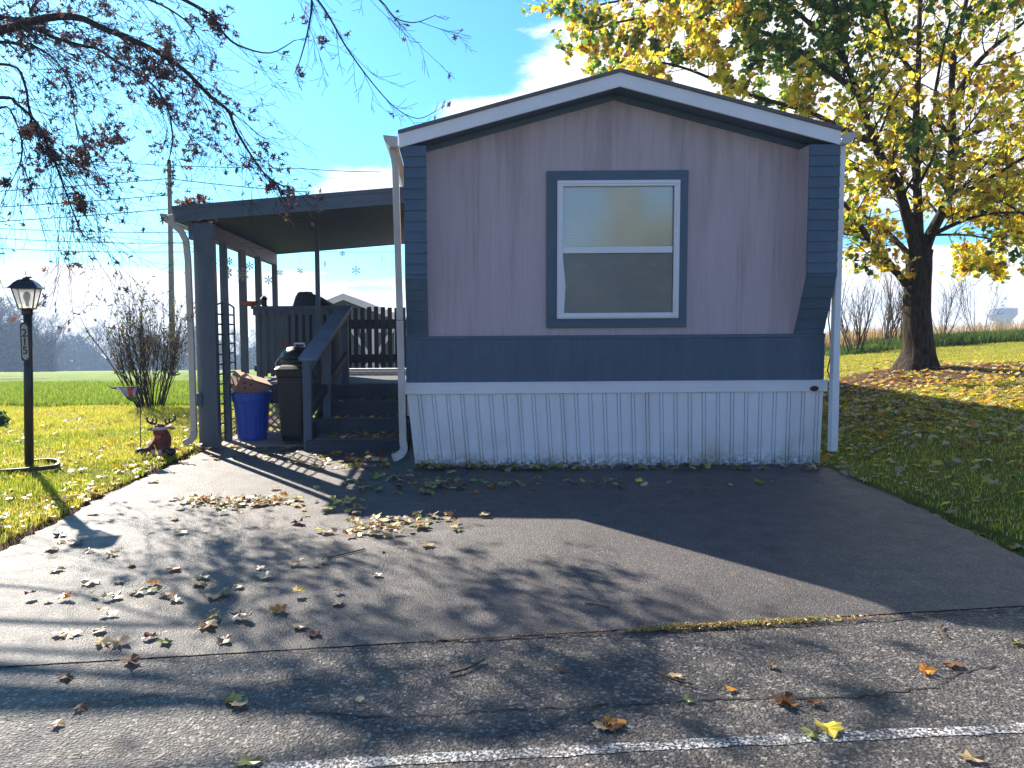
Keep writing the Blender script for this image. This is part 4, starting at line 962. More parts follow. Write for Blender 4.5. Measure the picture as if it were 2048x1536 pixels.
# big clumps of green against yellow
ph = np.sin(pos[:,0]*1.3+1)+np.sin(pos[:,2]*1.7+pos[:,1])+np.sin(pos[:,1]*1.9-pos[:,0]*.7); g = ph+.5*sst(4.5,6.5,pos[:,2])+rng.normal(0,.5,len(pos)) > .35
cy = palette(len(pos), [(.90,.68,.05),(.74,.42,.04),(.68,.64,.06),(.36,.42,.05),(.28,.13,.04)], [5,1.8,3,2.4,1.2]); cg = palette(len(pos), [(.08,.17,.04),(.13,.24,.04),(.30,.36,.05),(.60,.52,.04)], [4.5,3.5,1.5,1.5])
cols = np.where(g[:,None], cg, cy)
print('maple leaves', len(pos))
scatter_leaves('crown', pos, sizes, cols, M['leaf'], 'maple', parent=mp, loc=tuple(mp.location))

m2_ = copy_tree(mp); m2_.location = (7.2, -14.5, -1.2); m2_.rotation_euler = (0,0,2.2)
tag(m2_, 'yellow maple across the road behind the viewpoint, mirrored in the window glass', 'tree')

# ------------------------------------------------------------------ oak overhanging from the left
ok = thing('oak_tree', (-7.5, 8.0, 0.1), 'spreading oak with drooping bare twigs and dry russet leaves overhead at left', 'tree')
O = Tree(5); OY = 9.2
MB().tube([(-7.5,8.0,-.1),(-7.45,8.0,.6),(-7.35,8.05,2.0),(-7.3,8.1,4.0),(-7.4,8.0,6.5),(-7.2,8.1,9)], [.42,.34,.30,.27,.2,.1], 16).build('trunk', M['oakbark'], ok, smooth=True)
def OL(pts, y0=OY, y1=OY): return smooth_path([P(a, b, y0+(y1-y0)*i/(len(pts)-1)) for i, (a, b) in enumerate(pts)], 4)
ol = [([(-520,120),(-250,85),(0,59),(49,46),(114,33),(163,37),(202,55),(260,78),(309,101),(368,140),(423,195),(456,221),(472,260),(508,319),(537,355),(570,374)], .062,.005, 8.05,7.25, 1.0),
 ([(-480,160),(-200,110),(0,62),(62,55),(107,75),(163,91),(195,98),(234,124),(300,165),(335,215),(345,280),(335,330)], .035,.005, 8.05,8.45, 1.0),
 ([(-450,260),(-200,210),(0,195),(33,208),(72,244),(101,303),(120,352),(140,407),(166,469),(190,474)], .03,.004, 7.95,7.55, .8),
 ([(-450,60),(-100,30),(50,40),(62,20),(90,-20),(160,-120)], .05,.01, 8.05,9.15, 1.2),
 ([(-450,110),(-150,90),(0,84),(40,90),(60,88),(110,120),(140,170),(150,240),(160,300)], .03,.004, 8.05,8.65, .9),
 ([(100,-160),(260,-60),(350,-10),(420,30),(450,70),(480,92),(540,106),(590,80)], .035,.004, 8.45,7.85, .9),
 ([(300,-220),(480,-120),(560,-60),(620,-10),(618,50),(600,120),(588,150)], .03,.003, 8.25,7.85, .35),
 ([(500,-130),(600,-40),(650,20),(690,90),(740,160),(790,215),(835,237),(872,222)], .02,.003, 8.05,7.65, .45),
 ([(560,-140),(680,-60),(760,0),(790,35),(830,45),(872,30)], .018,.003, 7.95,7.65, .3),
 ([(-400,-80),(-100,-60),(80,-30),(200,-20),(300,0),(370,40),(400,80)], .04,.005, 8.45,9.05, 1.1),
 ([(-450,180),(-100,140),(20,130),(50,170),(60,230),(80,280),(130,320),(200,330)], .025,.004, 7.95,7.65, 1.3),
 ([(-350,330),(-100,290),(0,215),(30,240),(45,300),(30,350),(15,370)], .02,.003, 7.85,7.65, .7),
 ([(-420,-200),(0,-200),(300,-260),(500,-200),(620,-120)], .06,.01, 8.25,8.55, 1.),
 ([(-420,-100),(-200,-400),(100,-600),(300,-700)], .05,.015, 8.45,9.65, .7),
 ([(-500,50),(-200,-60),(50,-160),(250,-280),(420,-420)], .06,.015, 7.85,6.65, 1.)]
oprm = [dict(n=3, ratio=.6, ang=.55, seg=.08, wig=.07, up=-.06, tipup=.16, taper=.35, rr=.55, f0=.1),
        dict(n=3, ratio=.55, ang=.6, seg=.06, wig=.07, up=-.02, tipup=.12, taper=.6, rr=.6, f0=.15),
        dict(n=0, ratio=.5, ang=.7, seg=.05, wig=.12, up=.0, tipup=.12, taper=.8, rr=.6)]
opos = []
for pts, r0, r1, y0, y1, lf in ol:
    thin_ = .4 if pts[-1][0] > 575 else 1
    path = OL(pts, y0, y1); O.path(path, r0, r1); Ltot = sum((path[i+1]-path[i]).length for i in range(len(path)-1)); nb = int(Ltot*(6.8 if max(p.z for p in path) < 6.3 else 2.5)*thin_); nt0 = len(O.tips)
    for c in range(nb):
        f = .12+.88*(c+O.r.random())/nb; i = min(int(f*(len(path)-1)), len(path)-2); b = path[i].lerp(path[i+1], O.r.random())
        dd = (path[i+1]-path[i]).normalized(); side = O.rvec(); side = (side-dd*side.dot(dd)).normalized()
        nd = dd*.8+side*.5+Vector((.18,0,-.42)); O.grow(b, nd, O.r.uniform(.45,1.35)*(.7 if thin_ < 1 else 1)*(.35 if f > .82 and pts[-1][0] > 300 else 1), max(.004, (r0+(r1-r0)*f)*.18), 0, oprm)
    for tp in O.tips[nt0:]:
        m = tp[len(tp)//2]; dens = math.sin(m.x*4.1+m.z*3)+math.sin(m.z*5.3-m.x*1.7)+math.sin(m.y*4+m.x*2)
        if O.r.random() < lf*(.14 if dens < .5 else .6):
            for _ in range(O.r.choice((1,2,3))): opos.append(tuple(tp[O.r.randrange(len(tp))]+O.rvec()*.05))
# heavier leafy clusters where the photograph shows them
TP = [p for tp in O.tips for p in tp[1:]]; TPx = np.array([proj(p) for p in TP])
for px, py, n, sg in ((75,265,75,.15),(100,305,60,.12),(180,300,70,.14),(150,325,60,.12),(260,130,110,.22),(320,100,90,.2),(20,95,50,.2),(40,20,90,.3),(180,15,70,.3),(215,260,40,.12),(150,400,26,.10),(60,345,24,.1),(360,195,50,.25),(300,180,60,.2),(165,405,20,.08),(380,300,22,.1),(245,290,30,.1),(310,305,8,.08),(590,150,10,.06),(790,195,8,.04),(645,80,6,.05),(420,20,40,.2),(450,45,30,.15),(10,370,14,.05),(165,415,14,.06),(110,480,0,.1),(135,505,4,.04)):
    sel = np.where(np.hypot(TPx[:,0]-px, (TPx[:,1]-py)/1.2) < sg*205)[0]
    if len(sel):
        for j in rng.choice(sel, int(n*1.6)): opos.append(tuple(TP[j]+O.rvec()*.035))
O.mesh('branches', M['oakbark'], ok)
opos = np.array(opos); print('oak leaves', len(opos), 'segs', len(O.seg), 'maple segs', len(T.seg))
oc = palette(len(opos), [(.075,.045,.055),(.11,.055,.055),(.06,.042,.05),(.28,.09,.05),(.14,.09,.06)], [5,3,5,.8,1])
scatter_leaves('crown', opos, rng.uniform(.05,.088,len(opos)), oc, M['oakleaf'], 'oak', parent=ok, loc=tuple(ok.location), cu=(.9,.6,.3))

rl = []
for _ in range(75):
    x = rng.uniform(XO+.02, XO+.36); rl.append((x, rng.uniform(8.80, 9.15), pz(x)+.015+abs(rng.normal(0, .055))))
scatter_leaves('roof_leaf_pile', np.array(rl), rng.uniform(.06,.10,len(rl)), palette(len(rl), [(.10,.05,.05),(.35,.11,.05),(.16,.08,.05)], [3,1.5,3]), M['oakleaf'], 'oak', cu=(.9,.6,.3))
tag(bpy.data.objects['roof_leaf_pile'], 'pile of dry oak leaves caught on the outer corner of the porch roof', 'leaf pile', kind='stuff')

# ------------------------------------------------------------------ shrubs
def shrub(name, px, py, Y, h, w_, stems, label, seed, group=None, leaves=None, mat='twig', th=.012, fan=.5, zoff=0):
    b = P(px, py, Y); b.z = float(terrain(b.x, Y)); t = thing(name, b, label, 'shrub', group); K = Tree(seed)
    pr = [dict(n=5, ratio=.5, ang=.42, seg=h/9, wig=.15, up=.05, tipup=.10, taper=.35, rr=.6, f0=.2), dict(n=4, ratio=.55, ang=.5, seg=h/14, wig=.14, up=.08, taper=.5, rr=.6, f0=.2), dict(n=0, ratio=.5, ang=.7, seg=h/18, wig=.14, up=.05, taper=.7, rr=.6)]
    for i in range(stems):
        a_ = K.r.uniform(0, 2*math.pi); rr = math.sqrt(K.r.random()); d = Vector((math.cos(a_)*rr*fan*w_/h*1.6, math.sin(a_)*rr*fan, 1))
        K.grow(b+Vector((math.cos(a_)*rr*w_*.14, math.sin(a_)*rr*w_*.14, -.03)), d, h*K.r.uniform(.6,1.05), th*K.r.uniform(.5,1.3), 0, pr)
    K.mesh('branches', M[mat], t)
    if leaves:
        n, cl_, sz, fr_ = leaves; ps = []
        for tp in K.tips:
            if K.r.random() < fr_:
                for _ in range(n): ps.append(tuple(tp[K.r.randrange(len(tp))]+K.rvec()*.02))
        ps = np.array(ps); scatter_leaves('foliage', ps, rng.uniform(sz*.6, sz*1.3, len(ps)), palette(len(ps), cl_, [1]*len(cl_)), M['leaf'], 'oval', parent=t, loc=tuple(t.location))
    return t
shrub('bare_shrub', 303, 822, 12.4, 1.70, 1.35, 42, 'bushy dark stemmed shrub with sparse small leaves on the left lawn', 21, leaves=(2, [(.06,.07,.03),(.10,.10,.04),(.14,.10,.05)], .06, .95), th=.013, fan=.32, mat='oakbark')
shrub('bare_shrub', 1708, 718, 17.5, 1.75, 1.0, 13, 'bare grey shrub nearest the house on the right bank', 31, 'bare shrubs along the right bank', th=.02, fan=.45)
shrub('bare_shrub', 1772, 708, 18.6, 1.9, .9, 12, 'bare upright shrub just left of the maple trunk', 32, 'bare shrubs along the right bank', th=.018, fan=.33)
shrub('bare_shrub', 1800, 705, 19.0, 1.8, .7, 8, 'thin bare shrub showing against the left edge of the maple trunk', 35, 'bare shrubs along the right bank', th=.016, fan=.3)
shrub('bare_shrub', 1885, 690, 19.0, 1.5, .7, 8, 'bare leaning shrub just right of the maple trunk', 33, 'bare shrubs along the right bank', th=.014, fan=.5)
shrub('bare_shrub', 1962, 672, 19.5, 1.9, 1.1, 9, 'tall whippy bare shrub on the bank beside the water tower', 34, 'bare shrubs along the right bank', th=.009, fan=.6, leaves=(1, [(.10,.05,.03),(.2,.1,.05)], .06, .12))
shrub('evergreen_shrub', -14, 868, 10.0, .22, .4, 14, 'small dark green evergreen shrub at the left edge of the lawn', 36, leaves=(5, [(.03,.09,.03),(.05,.13,.04)], .05, .9), th=.006, fan=.8)

# ------------------------------------------------------------------ far wood (one hazy mass)
def bare_tree(seed, h):
    K = Tree(seed); pr = [dict(n=10, ratio=.42, ang=.62, seg=h/8, wig=.06, up=.03, taper=.25, rr=.45, f0=.25), dict(n=6, ratio=.5, ang=.6, seg=h/16, wig=.15, up=.06, taper=.4, rr=.5, f0=.2), dict(n=4, ratio=.55, ang=.6, seg=h/24, wig=.2, up=.05, taper=.6, rr=.6, f0=.2), dict(n=0, ratio=.5, ang=.6, seg=h/30, wig=.2, up=.05, taper=.8, rr=.6)]
    K.grow(Vector((0,0,-.5)), Vector((0,0,1)), h*.92, h*.014, 0, pr); mb = MB()
    for pts, rd_ in K.seg: mb.tube([pts[0], pts[len(pts)//2], pts[-1]], [max(r_, h*.0016) for r_ in (rd_[0], rd_[len(rd_)//2], rd_[-1])], 3, cap=False)
    return np.array(mb.v), np.array(mb.f)
variants = [bare_tree(100+i, 14.) for i in range(5)]
VV, FF, CC = [], [], []; off = 0
def put(px, Y, h):
    global off
    v, f = variants[rng.integers(0, 5)]; a = rng.uniform(0, 6.28); s_ = h/14.; x = (px-CX)*Y/F; z = float(terrain(x, Y)); c, s2 = math.cos(a), math.sin(a)
    w_ = np.stack([(v[:,0]*c-v[:,1]*s2)*s_*1.25+x, (v[:,0]*s2+v[:,1]*c)*s_*1.25+Y, v[:,2]*s_+z], 1); VV.append(w_); FF.append(f+off); off += len(v)
    cc = np.array([(.045,.04,.04),(.035,.035,.038),(.06,.047,.045)])[rng.integers(0,3)]; CC.append(np.tile(cc, (len(v),1)))
for i in range(70): px = rng.uniform(-260, 125); put(px, rng.uniform(150, 178), rng.uniform(12.5, 15.5)*(1 if px < 60 else .8))
for i in range(130): px = rng.uniform(60, 840); put(px, rng.uniform(236, 275), rng.uniform(11, 15))
V_, F_ = np.concatenate(VV), np.concatenate(FF); o = np_mesh('far_wood', V_, F_, 4, (wdm := leafmat('far wood bark', .05, .9, .05)), np.concatenate(CC)); tag(o, 'hazy line of bare woodland beyond the field', 'woodland', kind='stuff')
# underwood: clumps of twiggy brush filling the foot of the wood
n = 52000; px = rng.uniform(-260, 860, n); near = (px < 105) & (rng.random(n) < .6); Yv = np.where(near, rng.uniform(146, 172, n), rng.uniform(232, 262, n)); xv = (px-CX)*Yv/F
hh = rng.beta(1.1, 1.5, n)*np.where(near, 10.0, 12.0)*(.75+.25*np.sin(px*.05)+.2*np.sin(px*.021)); zv = terrain(xv, Yv)+hh
scatter_leaves('far_brush', np.stack([xv, Yv, zv], 1), rng.uniform(.6, 1.3, n), palette(n, [(.022,.024,.034),(.018,.022,.030),(.036,.030,.032),(.018,.024,.026)], [3,2,2,2]), wdm, 'oak')
tag(bpy.data.objects['far_brush'], 'blue grey brush at the foot of the far wood', 'brush', kind='stuff')

# ------------------------------------------------------------------ grass
def grass(name, X_, Y_, h, w_, cols, lean=.5, label='', bend=True):
    n = len(X_); Z_ = terrain(X_, Y_); a = rng.uniform(0, 2*np.pi, n); la = rng.uniform(0, 2*np.pi, n); ll = rng.uniform(0, lean, n)*h
    dx, dy = np.cos(a)*w_/2, np.sin(a)*w_/2; b0 = np.stack([X_-dx, Y_-dy, Z_-.01], 1); b1 = np.stack([X_+dx, Y_+dy, Z_-.01], 1)
    m0 = np.stack([X_-dx*.7+np.cos(la)*ll*.3, Y_-dy*.7+np.sin(la)*ll*.3, Z_+h*.6], 1); m1 = m0+np.stack([dx*1.4, dy*1.4, dx*0], 1); tp = np.stack([X_+np.cos(la)*ll, Y_+np.sin(la)*ll, Z_+h], 1)
    V = np.stack([b0,b1,m1,m0,tp], 1).reshape(-1,3); i = np.arange(n)*5
    Fc = np.concatenate([np.stack([i,i+1,i+2],1), np.stack([i,i+2,i+3],1), np.stack([i+3,i+2,i+4],1)])
    o = np_mesh(name, V, Fc, 3, M['grass'], np.repeat(cols, 5, axis=0)); return tag(o, label, 'grass', kind='stuff')
def field_pts(n, x0, x1, y0, y1, power=1.0):
    u = rng.random(n)**power; return rng.uniform(x0, x1, n), y0+(y1-y0)*u
GC = [(.17,.30,.025),(.34,.42,.03),(.58,.53,.06),(.72,.60,.16)]
x_, y_ = field_pts(210000, -9.5, XL+.02, 4.2, 13.2, 1.35); k = (x_ < XL+.03*np.sin(y_*7)) & (x_ > -.66*y_-.4); x_, y_ = x_[k], y_[k]
patch = np.sin(x_*1.1+y_*.7)+np.sin(x_*2.3-y_*1.9)+sst(9.3,10.2,y_)*(1-sst(11.6,12.8,y_))*2.2; cg = palette(len(x_), GC, [3,5,3,1]); cd = palette(len(x_), GC, [1,3,5,3])
grass('left_lawn_grass', x_, y_, rng.uniform(.012,.05,len(x_))*(1+.5*np.sin(x_*5.1)*np.sin(y_*4.3)), .0065, np.where((patch > .7)[:,None], cd, cg), .8, 'sunlit yellow green grass of the left lawn')
x_, y_ = field_pts(60000, -14, -1.0, 12.6, 24, 1.6); k = (x_ > -.66*y_-.4); x_, y_ = x_[k], y_[k]
grass('field_grass', x_, y_, rng.uniform(.05,.11,len(x_)), .014, palette(len(x_), [(.12,.22,.02),(.18,.30,.03),(.32,.38,.05),(.40,.34,.08)], [3,4,3,1]), .8, 'bright green grass of the sloping field')
x_, y_ = field_pts(190000, XR-.05, 14, 4.0, 17.5, 1.4); k = (x_ > 3.3+.10*(y_-4).clip(0,3.4)+.03*np.sin(y_*9)) & (x_ < .77*y_+.5); x_, y_ = x_[k], y_[k]
sl = np.exp(-((((x_-TREE.x-.1)/2.6)**2+((y_-TREE.y+.55)/1.15)**2))**2) < rng.uniform(.25,.8,len(x_)); x_, y_ = x_[sl], y_[sl]
grass('right_lawn_grass', x_, y_, rng.uniform(.012,.038,len(x_)), .0065, palette(len(x_), GC, [1.5,3,5,3]), .8, 'grass of the right lawn rising to the maple')
x_, y_ = rng.uniform(8.5, 17, 16000), rng.uniform(17.2, 19.6, 16000)
tall = np.where(x_ > 10.2, .22, .12)*rng.uniform(.5,1.3,len(x_)); grass('bank_grass', x_, y_, tall, .022, palette(len(x_), [(.05,.11,.025),(.08,.15,.03),(.16,.2,.04)], [4,4,2]), .9, 'dark green rough grass on the bank behind the maple')
x_, y_ = rng.uniform(8.3, 17, 9000), rng.uniform(19.0, 21.5, 9000); k = (x_ < 11.6) | (rng.random(len(x_)) < .35); x_, y_ = x_[k], y_[k]
grass('dry_tall_grass', x_, y_, rng.uniform(.2,.55,len(x_)), .02, palette(len(x_), [(.40,.28,.14),(.5,.38,.2),(.3,.2,.1)], [3,3,2]), .5, 'dry tan tall grass along the top of the right bank')
# weeds and debris caught in the seam between driveway and road
n = 1500; u = rng.beta(2.2, 2.6, n); px = 1230+ (1760-1230)*u; xg = np.array([G(p, 1282-(p-880)*.0535, 0).x for p in px]); yg = seamY(xg)+rng.normal(0,.012,n)+.0
yg = np.array([G(p, 1282-(p-880)*.0535, 0).y for p in px])+rng.normal(0,.014,n); zz = rng.uniform(.002,.016,n)
scatter_leaves('seam_debris', np.stack([xg,yg,zz],1), rng.uniform(.008,.024,n), palette(n, [(.42,.40,.06),(.45,.25,.07),(.25,.14,.06),(.3,.36,.06)], [3,3,3,1]), M['litter'], 'oval', tilt=.7)
tag(bpy.data.objects['seam_debris'], 'moss and leaf crumbs caught in the seam between driveway and road', 'debris', kind='stuff')
n = 500; px = rng.uniform(860, 2060, n); pg = [G(p, 1283-(p-880)*.0545, 0) for p in px]
scatter_leaves('seam_crumbs', np.array([(p.x, p.y+rng.normal(0,.008), rng.uniform(.002,.008)) for p in pg]), rng.uniform(.006,.016,n), palette(n, [(.4,.22,.08),(.2,.1,.05)], [1,1]), M['litter'], 'oval', tilt=.4); tag(bpy.data.objects['seam_crumbs'], 'sparse brown crumbs along the driveway seam', 'debris', kind='stuff')

# ------------------------------------------------------------------ fallen leaves
LV = []   # x, y, z, size, colour key, zone
ck_ = {'yellow': (.86,.66,.06), 'orange': (.80,.34,.04), 'tan': (.60,.44,.24), 'green': (.30,.36,.10), 'brown': (.22,.10,.05), 'pale': (.72,.58,.34)}  # pale: cream leaf tone with the backlit glare put into the colour
def addl(x, y, z, keys, wts, zone, s0=.038, s1=.088): LV.append((x, y, z, rng.uniform(s0, s1), keys[rng.choice(len(keys), p=np.array(wts)/sum(wts))], zone))
K6 = ['yellow','orange','tan','green','brown','pale']
def cluster(px, py, n, sx, sy, w_=(2,1.2,3,1,1.5,4), zone='drive', z=0.0, stack=.02):
    c = G(px, py, z)
    for _ in range(n): addl(c.x+rng.normal(0,sx), c.y+rng.normal(0,sy), z+.012+rng.uniform(0,stack), K6, w_, zone)
cluster(480,1010,46,.26,.10); cluster(540,1005,26,.22,.08); cluster(405,1003,8,.06,.05,(1,6,1,1,0,0)); cluster(688,1003,9,.06,.05,(6,1,1,1,0,1)); cluster(700,1022,12,.14,.05)
cluster(770,1058,34,.20,.07); cluster(830,1040,20,.18,.06); cluster(720,1070,14,.15,.05)
cluster(640,925,26,.25,.12,(1,2,2,2,3,1)); cluster(860,975,66,.34,.14,(1,1.5,2,4,3,.6)); cluster(800,955,30,.3,.12,(1,1,2,4,3,.6)); cluster(730,922,20,.14,.05,(3,4,1,2,1,1)); cluster(700,935,22,.3,.08)
for _ in range(150):
    u = rng.beta(1,1.5); p = G(830+820*u, 938, 0); addl(p.x, min(7.42, p.y+rng.normal(-.0,.05)), .012+rng.uniform(0,.035), K6, (1,.8,3,2.5,3.5,.5), 'skirt', .06, .1)
cluster(1120,968,22,.5,.09,(1,1,3,2,2,.6)); cluster(1330,975,5,.4,.1); cluster(1540,968,3,.2,.04)
for _ in range(64):
    px, py = rng.uniform(80, 1000), rng.uniform(945, 1290); p = G(px, py, 0)
    if p.x > XL+.05 and (px < 760 or py < 1110): addl(p.x, p.y, .012, K6, (1,.7,3,1,2,4), 'drive', .05, .1)
cluster(240,1195,6,.12,.03,(0,1,1,1,4,3)); cluster(120,1200,4,.08,.02,(0,2,1,1,3,2)); cluster(560,1195,3,.15,.05); cluster(440,1235,4,.08,.03); cluster(215,1230,2,.03,.02); cluster(620,1130,4,.1,.04)
for px, py, kk, s in ((468,1400,'yellow',.09),(478,1412,'tan',.08),(497,1528,'green',.10),(260,1326,'brown',.09),(130,1355,'brown',.08),(1566,1406,'brown',.10),(1575,1410,'orange',.07),(1630,1408,'brown',.06),(1625,1468,'green',.09),(1655,1460,'yellow',.10),(1375,1402,'green',.05),(628,1272,'brown',.07),(2036,1288,'green',.07),(1850,1345,'orange',.07),(1905,1330,'brown',.08),(1945,1520,'tan',.08),(1350,1355,'tan',.06),(1545,1335,'brown',.05),(160,1418,'brown',.06),(115,1450,'tan',.06),(720,1400,'tan',.04),(1120,1340,'brown',.05),(1460,1380,'orange',.05),(1215,1450,'orange',.06),(1225,1455,'brown',.09),(1200,1455,'tan',.07),(1235,1448,'orange',.06)):
    p = G(px, py, 0); LV.append((p.x, p.y, .006, s*.85, kk, 'road'))
for _ in range(260):
    y = rng.uniform(4.6, 8.9); addl(XL-.12+rng.normal(0,.16), y, .03, K6, (2,1.5,3,1,1.5,3), 'left'); 
for _ in range(900):
    x, y = rng.uniform(-9, XL-.1), 4.6+6.5*rng.random()**1.3
    if rng.random() < .35+.65*math.exp(-(XL-x)/1.0): addl(x, y, .04, K6, (3,1.5,3,1,1,3), 'left')
for _ in range(17000):
    x, y = rng.uniform(3.3, 13), 4.1+11*rng.random()**1.15
    if x < 3.28+.11*min(max(0, y-4),3.4) or x > .78*y+.4: continue
    d = math.exp(-((y-9.8)/2.3)**2)*1.0 + .14
    if y > 12.3 and abs(x-TREE.x) > 1.5: d *= .12
    if rng.random() < d: addl(x, y, .035, K6, (6,2.4,4,1.5,3,2), 'right')
for _ in range(60):
    y = rng.uniform(4.0, 7.4); addl(3.30+.10*(y-4)+rng.normal(0,.06), y, .015, K6, (1,1,3,2,3,.5), 'right')
# on the stairs
for zz, ya, yb, n in ((.13,8.45,8.9,46),(.30,8.98,9.25,26),(.47,9.3,9.55,14)):
    for _ in range(n): addl(rng.uniform(-1.35,-.55), rng.uniform(ya,yb), zz+.015, K6, (1.5,1.5,3,2.5,3,1), 'steps', .05,.09)
for _ in range(70): addl(rng.uniform(-2.6,-.55), rng.uniform(8.2,9.0) if rng.random() < .5 else rng.uniform(7.9, 8.35), .012, K6, (1.5,2.5,3,1.5,3,2), 'porch')
for _ in range(46): addl(rng.normal(-2.98,.10), rng.normal(8.05,.22), .03, K6, (2,3,3,1,3,2), 'left')
fin = []
for l in LV:
    x, y, z, s, kk, zone = l
    if zone in ('left','right'): z = z+float(terrain(x, y))-.015
    a = proj((x, y, z))
    if -10 < a[0] < 2058 and a[1] < 1545: fin.append((x, y, z, s, kk, zone))
fin.sort(key=lambda l: -(l[3]/math.hypot(l[0], l[1], l[2]-CZ)))
single, rest = fin[:285], fin[285:]; print('leaves', len(fin))
base, faces = leaf_shape('maple'); lms = {}
for kk, c in ck_.items():
    lm = leafmat('fallen leaf '+kk, .28, .4, .5, attr=False, c=c); arr = []
    for i in range(5):
        r_ = rng; v = curl(base, r_.uniform(-.7,.9), r_.uniform(-.6,.9), r_.uniform(.1,.35)); v[:,2] += .02
        me = bpy.data.meshes.new('leaf'); me.from_pydata([tuple(a) for a in v], [], [tuple(int(j) for j in f) for f in faces]); st_v = np.array([(0,-.5,v[1][2]),(.02,-.9,.03),(-.02,-.9,.03)])
        me.materials.append(lm); arr.append(me)
    lms[kk] = arr
ZN = {'drive': 'on the open driveway', 'skirt': 'at the foot of the white skirting', 'road': 'on the rough road surface', 'left': 'along the edge of the left lawn', 'right': 'on the shaded right lawn', 'steps': 'on the porch steps', 'porch': 'on the ground in front of the porch'}
for i, (x, y, z, s, kk, zone) in enumerate(single):
    o = bpy.data.objects.new('fallen_leaf', lms[kk][rng.integers(0,5)]); C.objects.link(o); o.location = (x, y, z+.002); t_ = .16
    o.rotation_euler = (rng.uniform(-t_,t_), rng.uniform(-t_,t_), rng.uniform(0,6.28)); o.scale = (s,s,s*rng.uniform(.3,1.0))
    tag(o, f'{kk} fallen maple leaf lying {ZN[zone]}', 'leaf', f'{kk} fallen leaves {ZN[zone]}')
rp = np.array([r[:3] for r in rest]); rs_ = np.array([r[3] for r in rest]); rc = np.array([ck_[r[4]] for r in rest])*rng.uniform(.6,1.2,(len(rest),1))
scatter_leaves('leaf_litter', rp, rs_, np.clip(rc,0,1), M['litter'], 'maple', tilt=.5, cu=(.6,.6,.22)); tag(bpy.data.objects['leaf_litter'], 'scattered autumn leaf litter on lawns, steps and driveway', 'leaf litter', kind='stuff')
# small crumbs / grit on the paving
n = 1800; px = rng.uniform(0, 2048, n); py = 950+590*rng.random(n); pg = [G(a, b, 0) for a, b in zip(px, py)]; pg = [p for p in pg if XL < p.x < XR or p.y < 3.4]
n = len(pg); scatter_leaves('paving_crumbs', np.array([(p.x, p.y, .001 if p.y > 3.6 else -.002) for p in pg])+np.array([0,0,.003]), rng.uniform(.004,.014,n), palette(n, [(.08,.05,.04),(.3,.2,.12),(.45,.38,.28)], [3,2,1]), M['litter'], 'oval', tilt=.4); tag(bpy.data.objects['paving_crumbs'], 'tiny leaf crumbs and grit on the paving', 'grit', kind='stuff')
# twigs
for pts, lab in (([(1170,1210),(1195,1213),(1219,1219)], 'thin bare twig lying on the sunlit driveway'), ([(1312,1348),(1345,1362),(1385,1372)], 'broken brown twig on the road near the seam'), ([(655,1118),(690,1110),(730,1100)], 'thin curved twig among leaves on the driveway'), ([(1885,1252),(1880,1262),(1895,1275)], 'short pale twig on the road by the seam at right'), ([(900,1350),(935,1340),(970,1322)], 'crooked twig on the road left of centre')):
    w3 = [G(a, b, 0)+Vector((0,0,.008)) for a, b in pts]; o = MB().tube(smooth_path(w3, 4), .0045, 5).build('fallen_twig', M['twig'], loc=w3[0]); tag(o, lab, 'twig', 'twigs lying on the paving')

# ------------------------------------------------------------------ light, sky, haze
EL, AZ = R(34), R(36)
sd = bpy.data.lights.new('sun', 'SUN'); sd.energy = 5.0; sd.angle = R(.53); sd.color = (1,.90,.76); so_ = bpy.data.objects.new('sun', sd); C.objects.link(so_)
sun_dir = Vector((-math.sin(AZ)*math.cos(EL), math.cos(AZ)*math.cos(EL), math.sin(EL)))
so_.rotation_euler = sun_dir.to_track_quat('Z', 'Y').to_euler(); so_.location = sun_dir*50
wd = bpy.data.worlds.new('World'); scene.world = wd; wd.use_nodes = True; nt = wd.node_tree; N = nt.nodes; Lk = nt.links
bg = N['Background']; sky = N.new('ShaderNodeTexSky'); sky.sky_type = 'NISHITA'; sky.sun_disc = False; sky.sun_elevation = EL; sky.sun_rotation = -AZ; sky.ozone_density = 2.2; sky.air_density = 1.0; sky.dust_density = .6
def wn(t, **k):
    n = N.new(t)
    for a, b in k.items(): setattr(n, a, b)
    return n
def wm_(op, a, b=None, c=None, clamp=False):
    n = wn('ShaderNodeMath', operation=op, use_clamp=clamp)
    for i, v in enumerate((a, b, c)):
        if v is None: continue
        if hasattr(v, 'links'): Lk.new(v, n.inputs[i])
        else: n.inputs[i].default_value = v
    return n.outputs[0]
def wmr(v, a, b, c=0., d=1.):
    n = wn('ShaderNodeMapRange', interpolation_type='SMOOTHSTEP'); Lk.new(v, n.inputs[0])
    for i, q in enumerate((a, b, c, d)): n.inputs[i+1].default_value = q
    return n.outputs[0]
tc = wn('ShaderNodeTexCoord'); sx = wn('ShaderNodeSeparateXYZ'); Lk.new(tc.outputs['Generated'], sx.inputs[0])
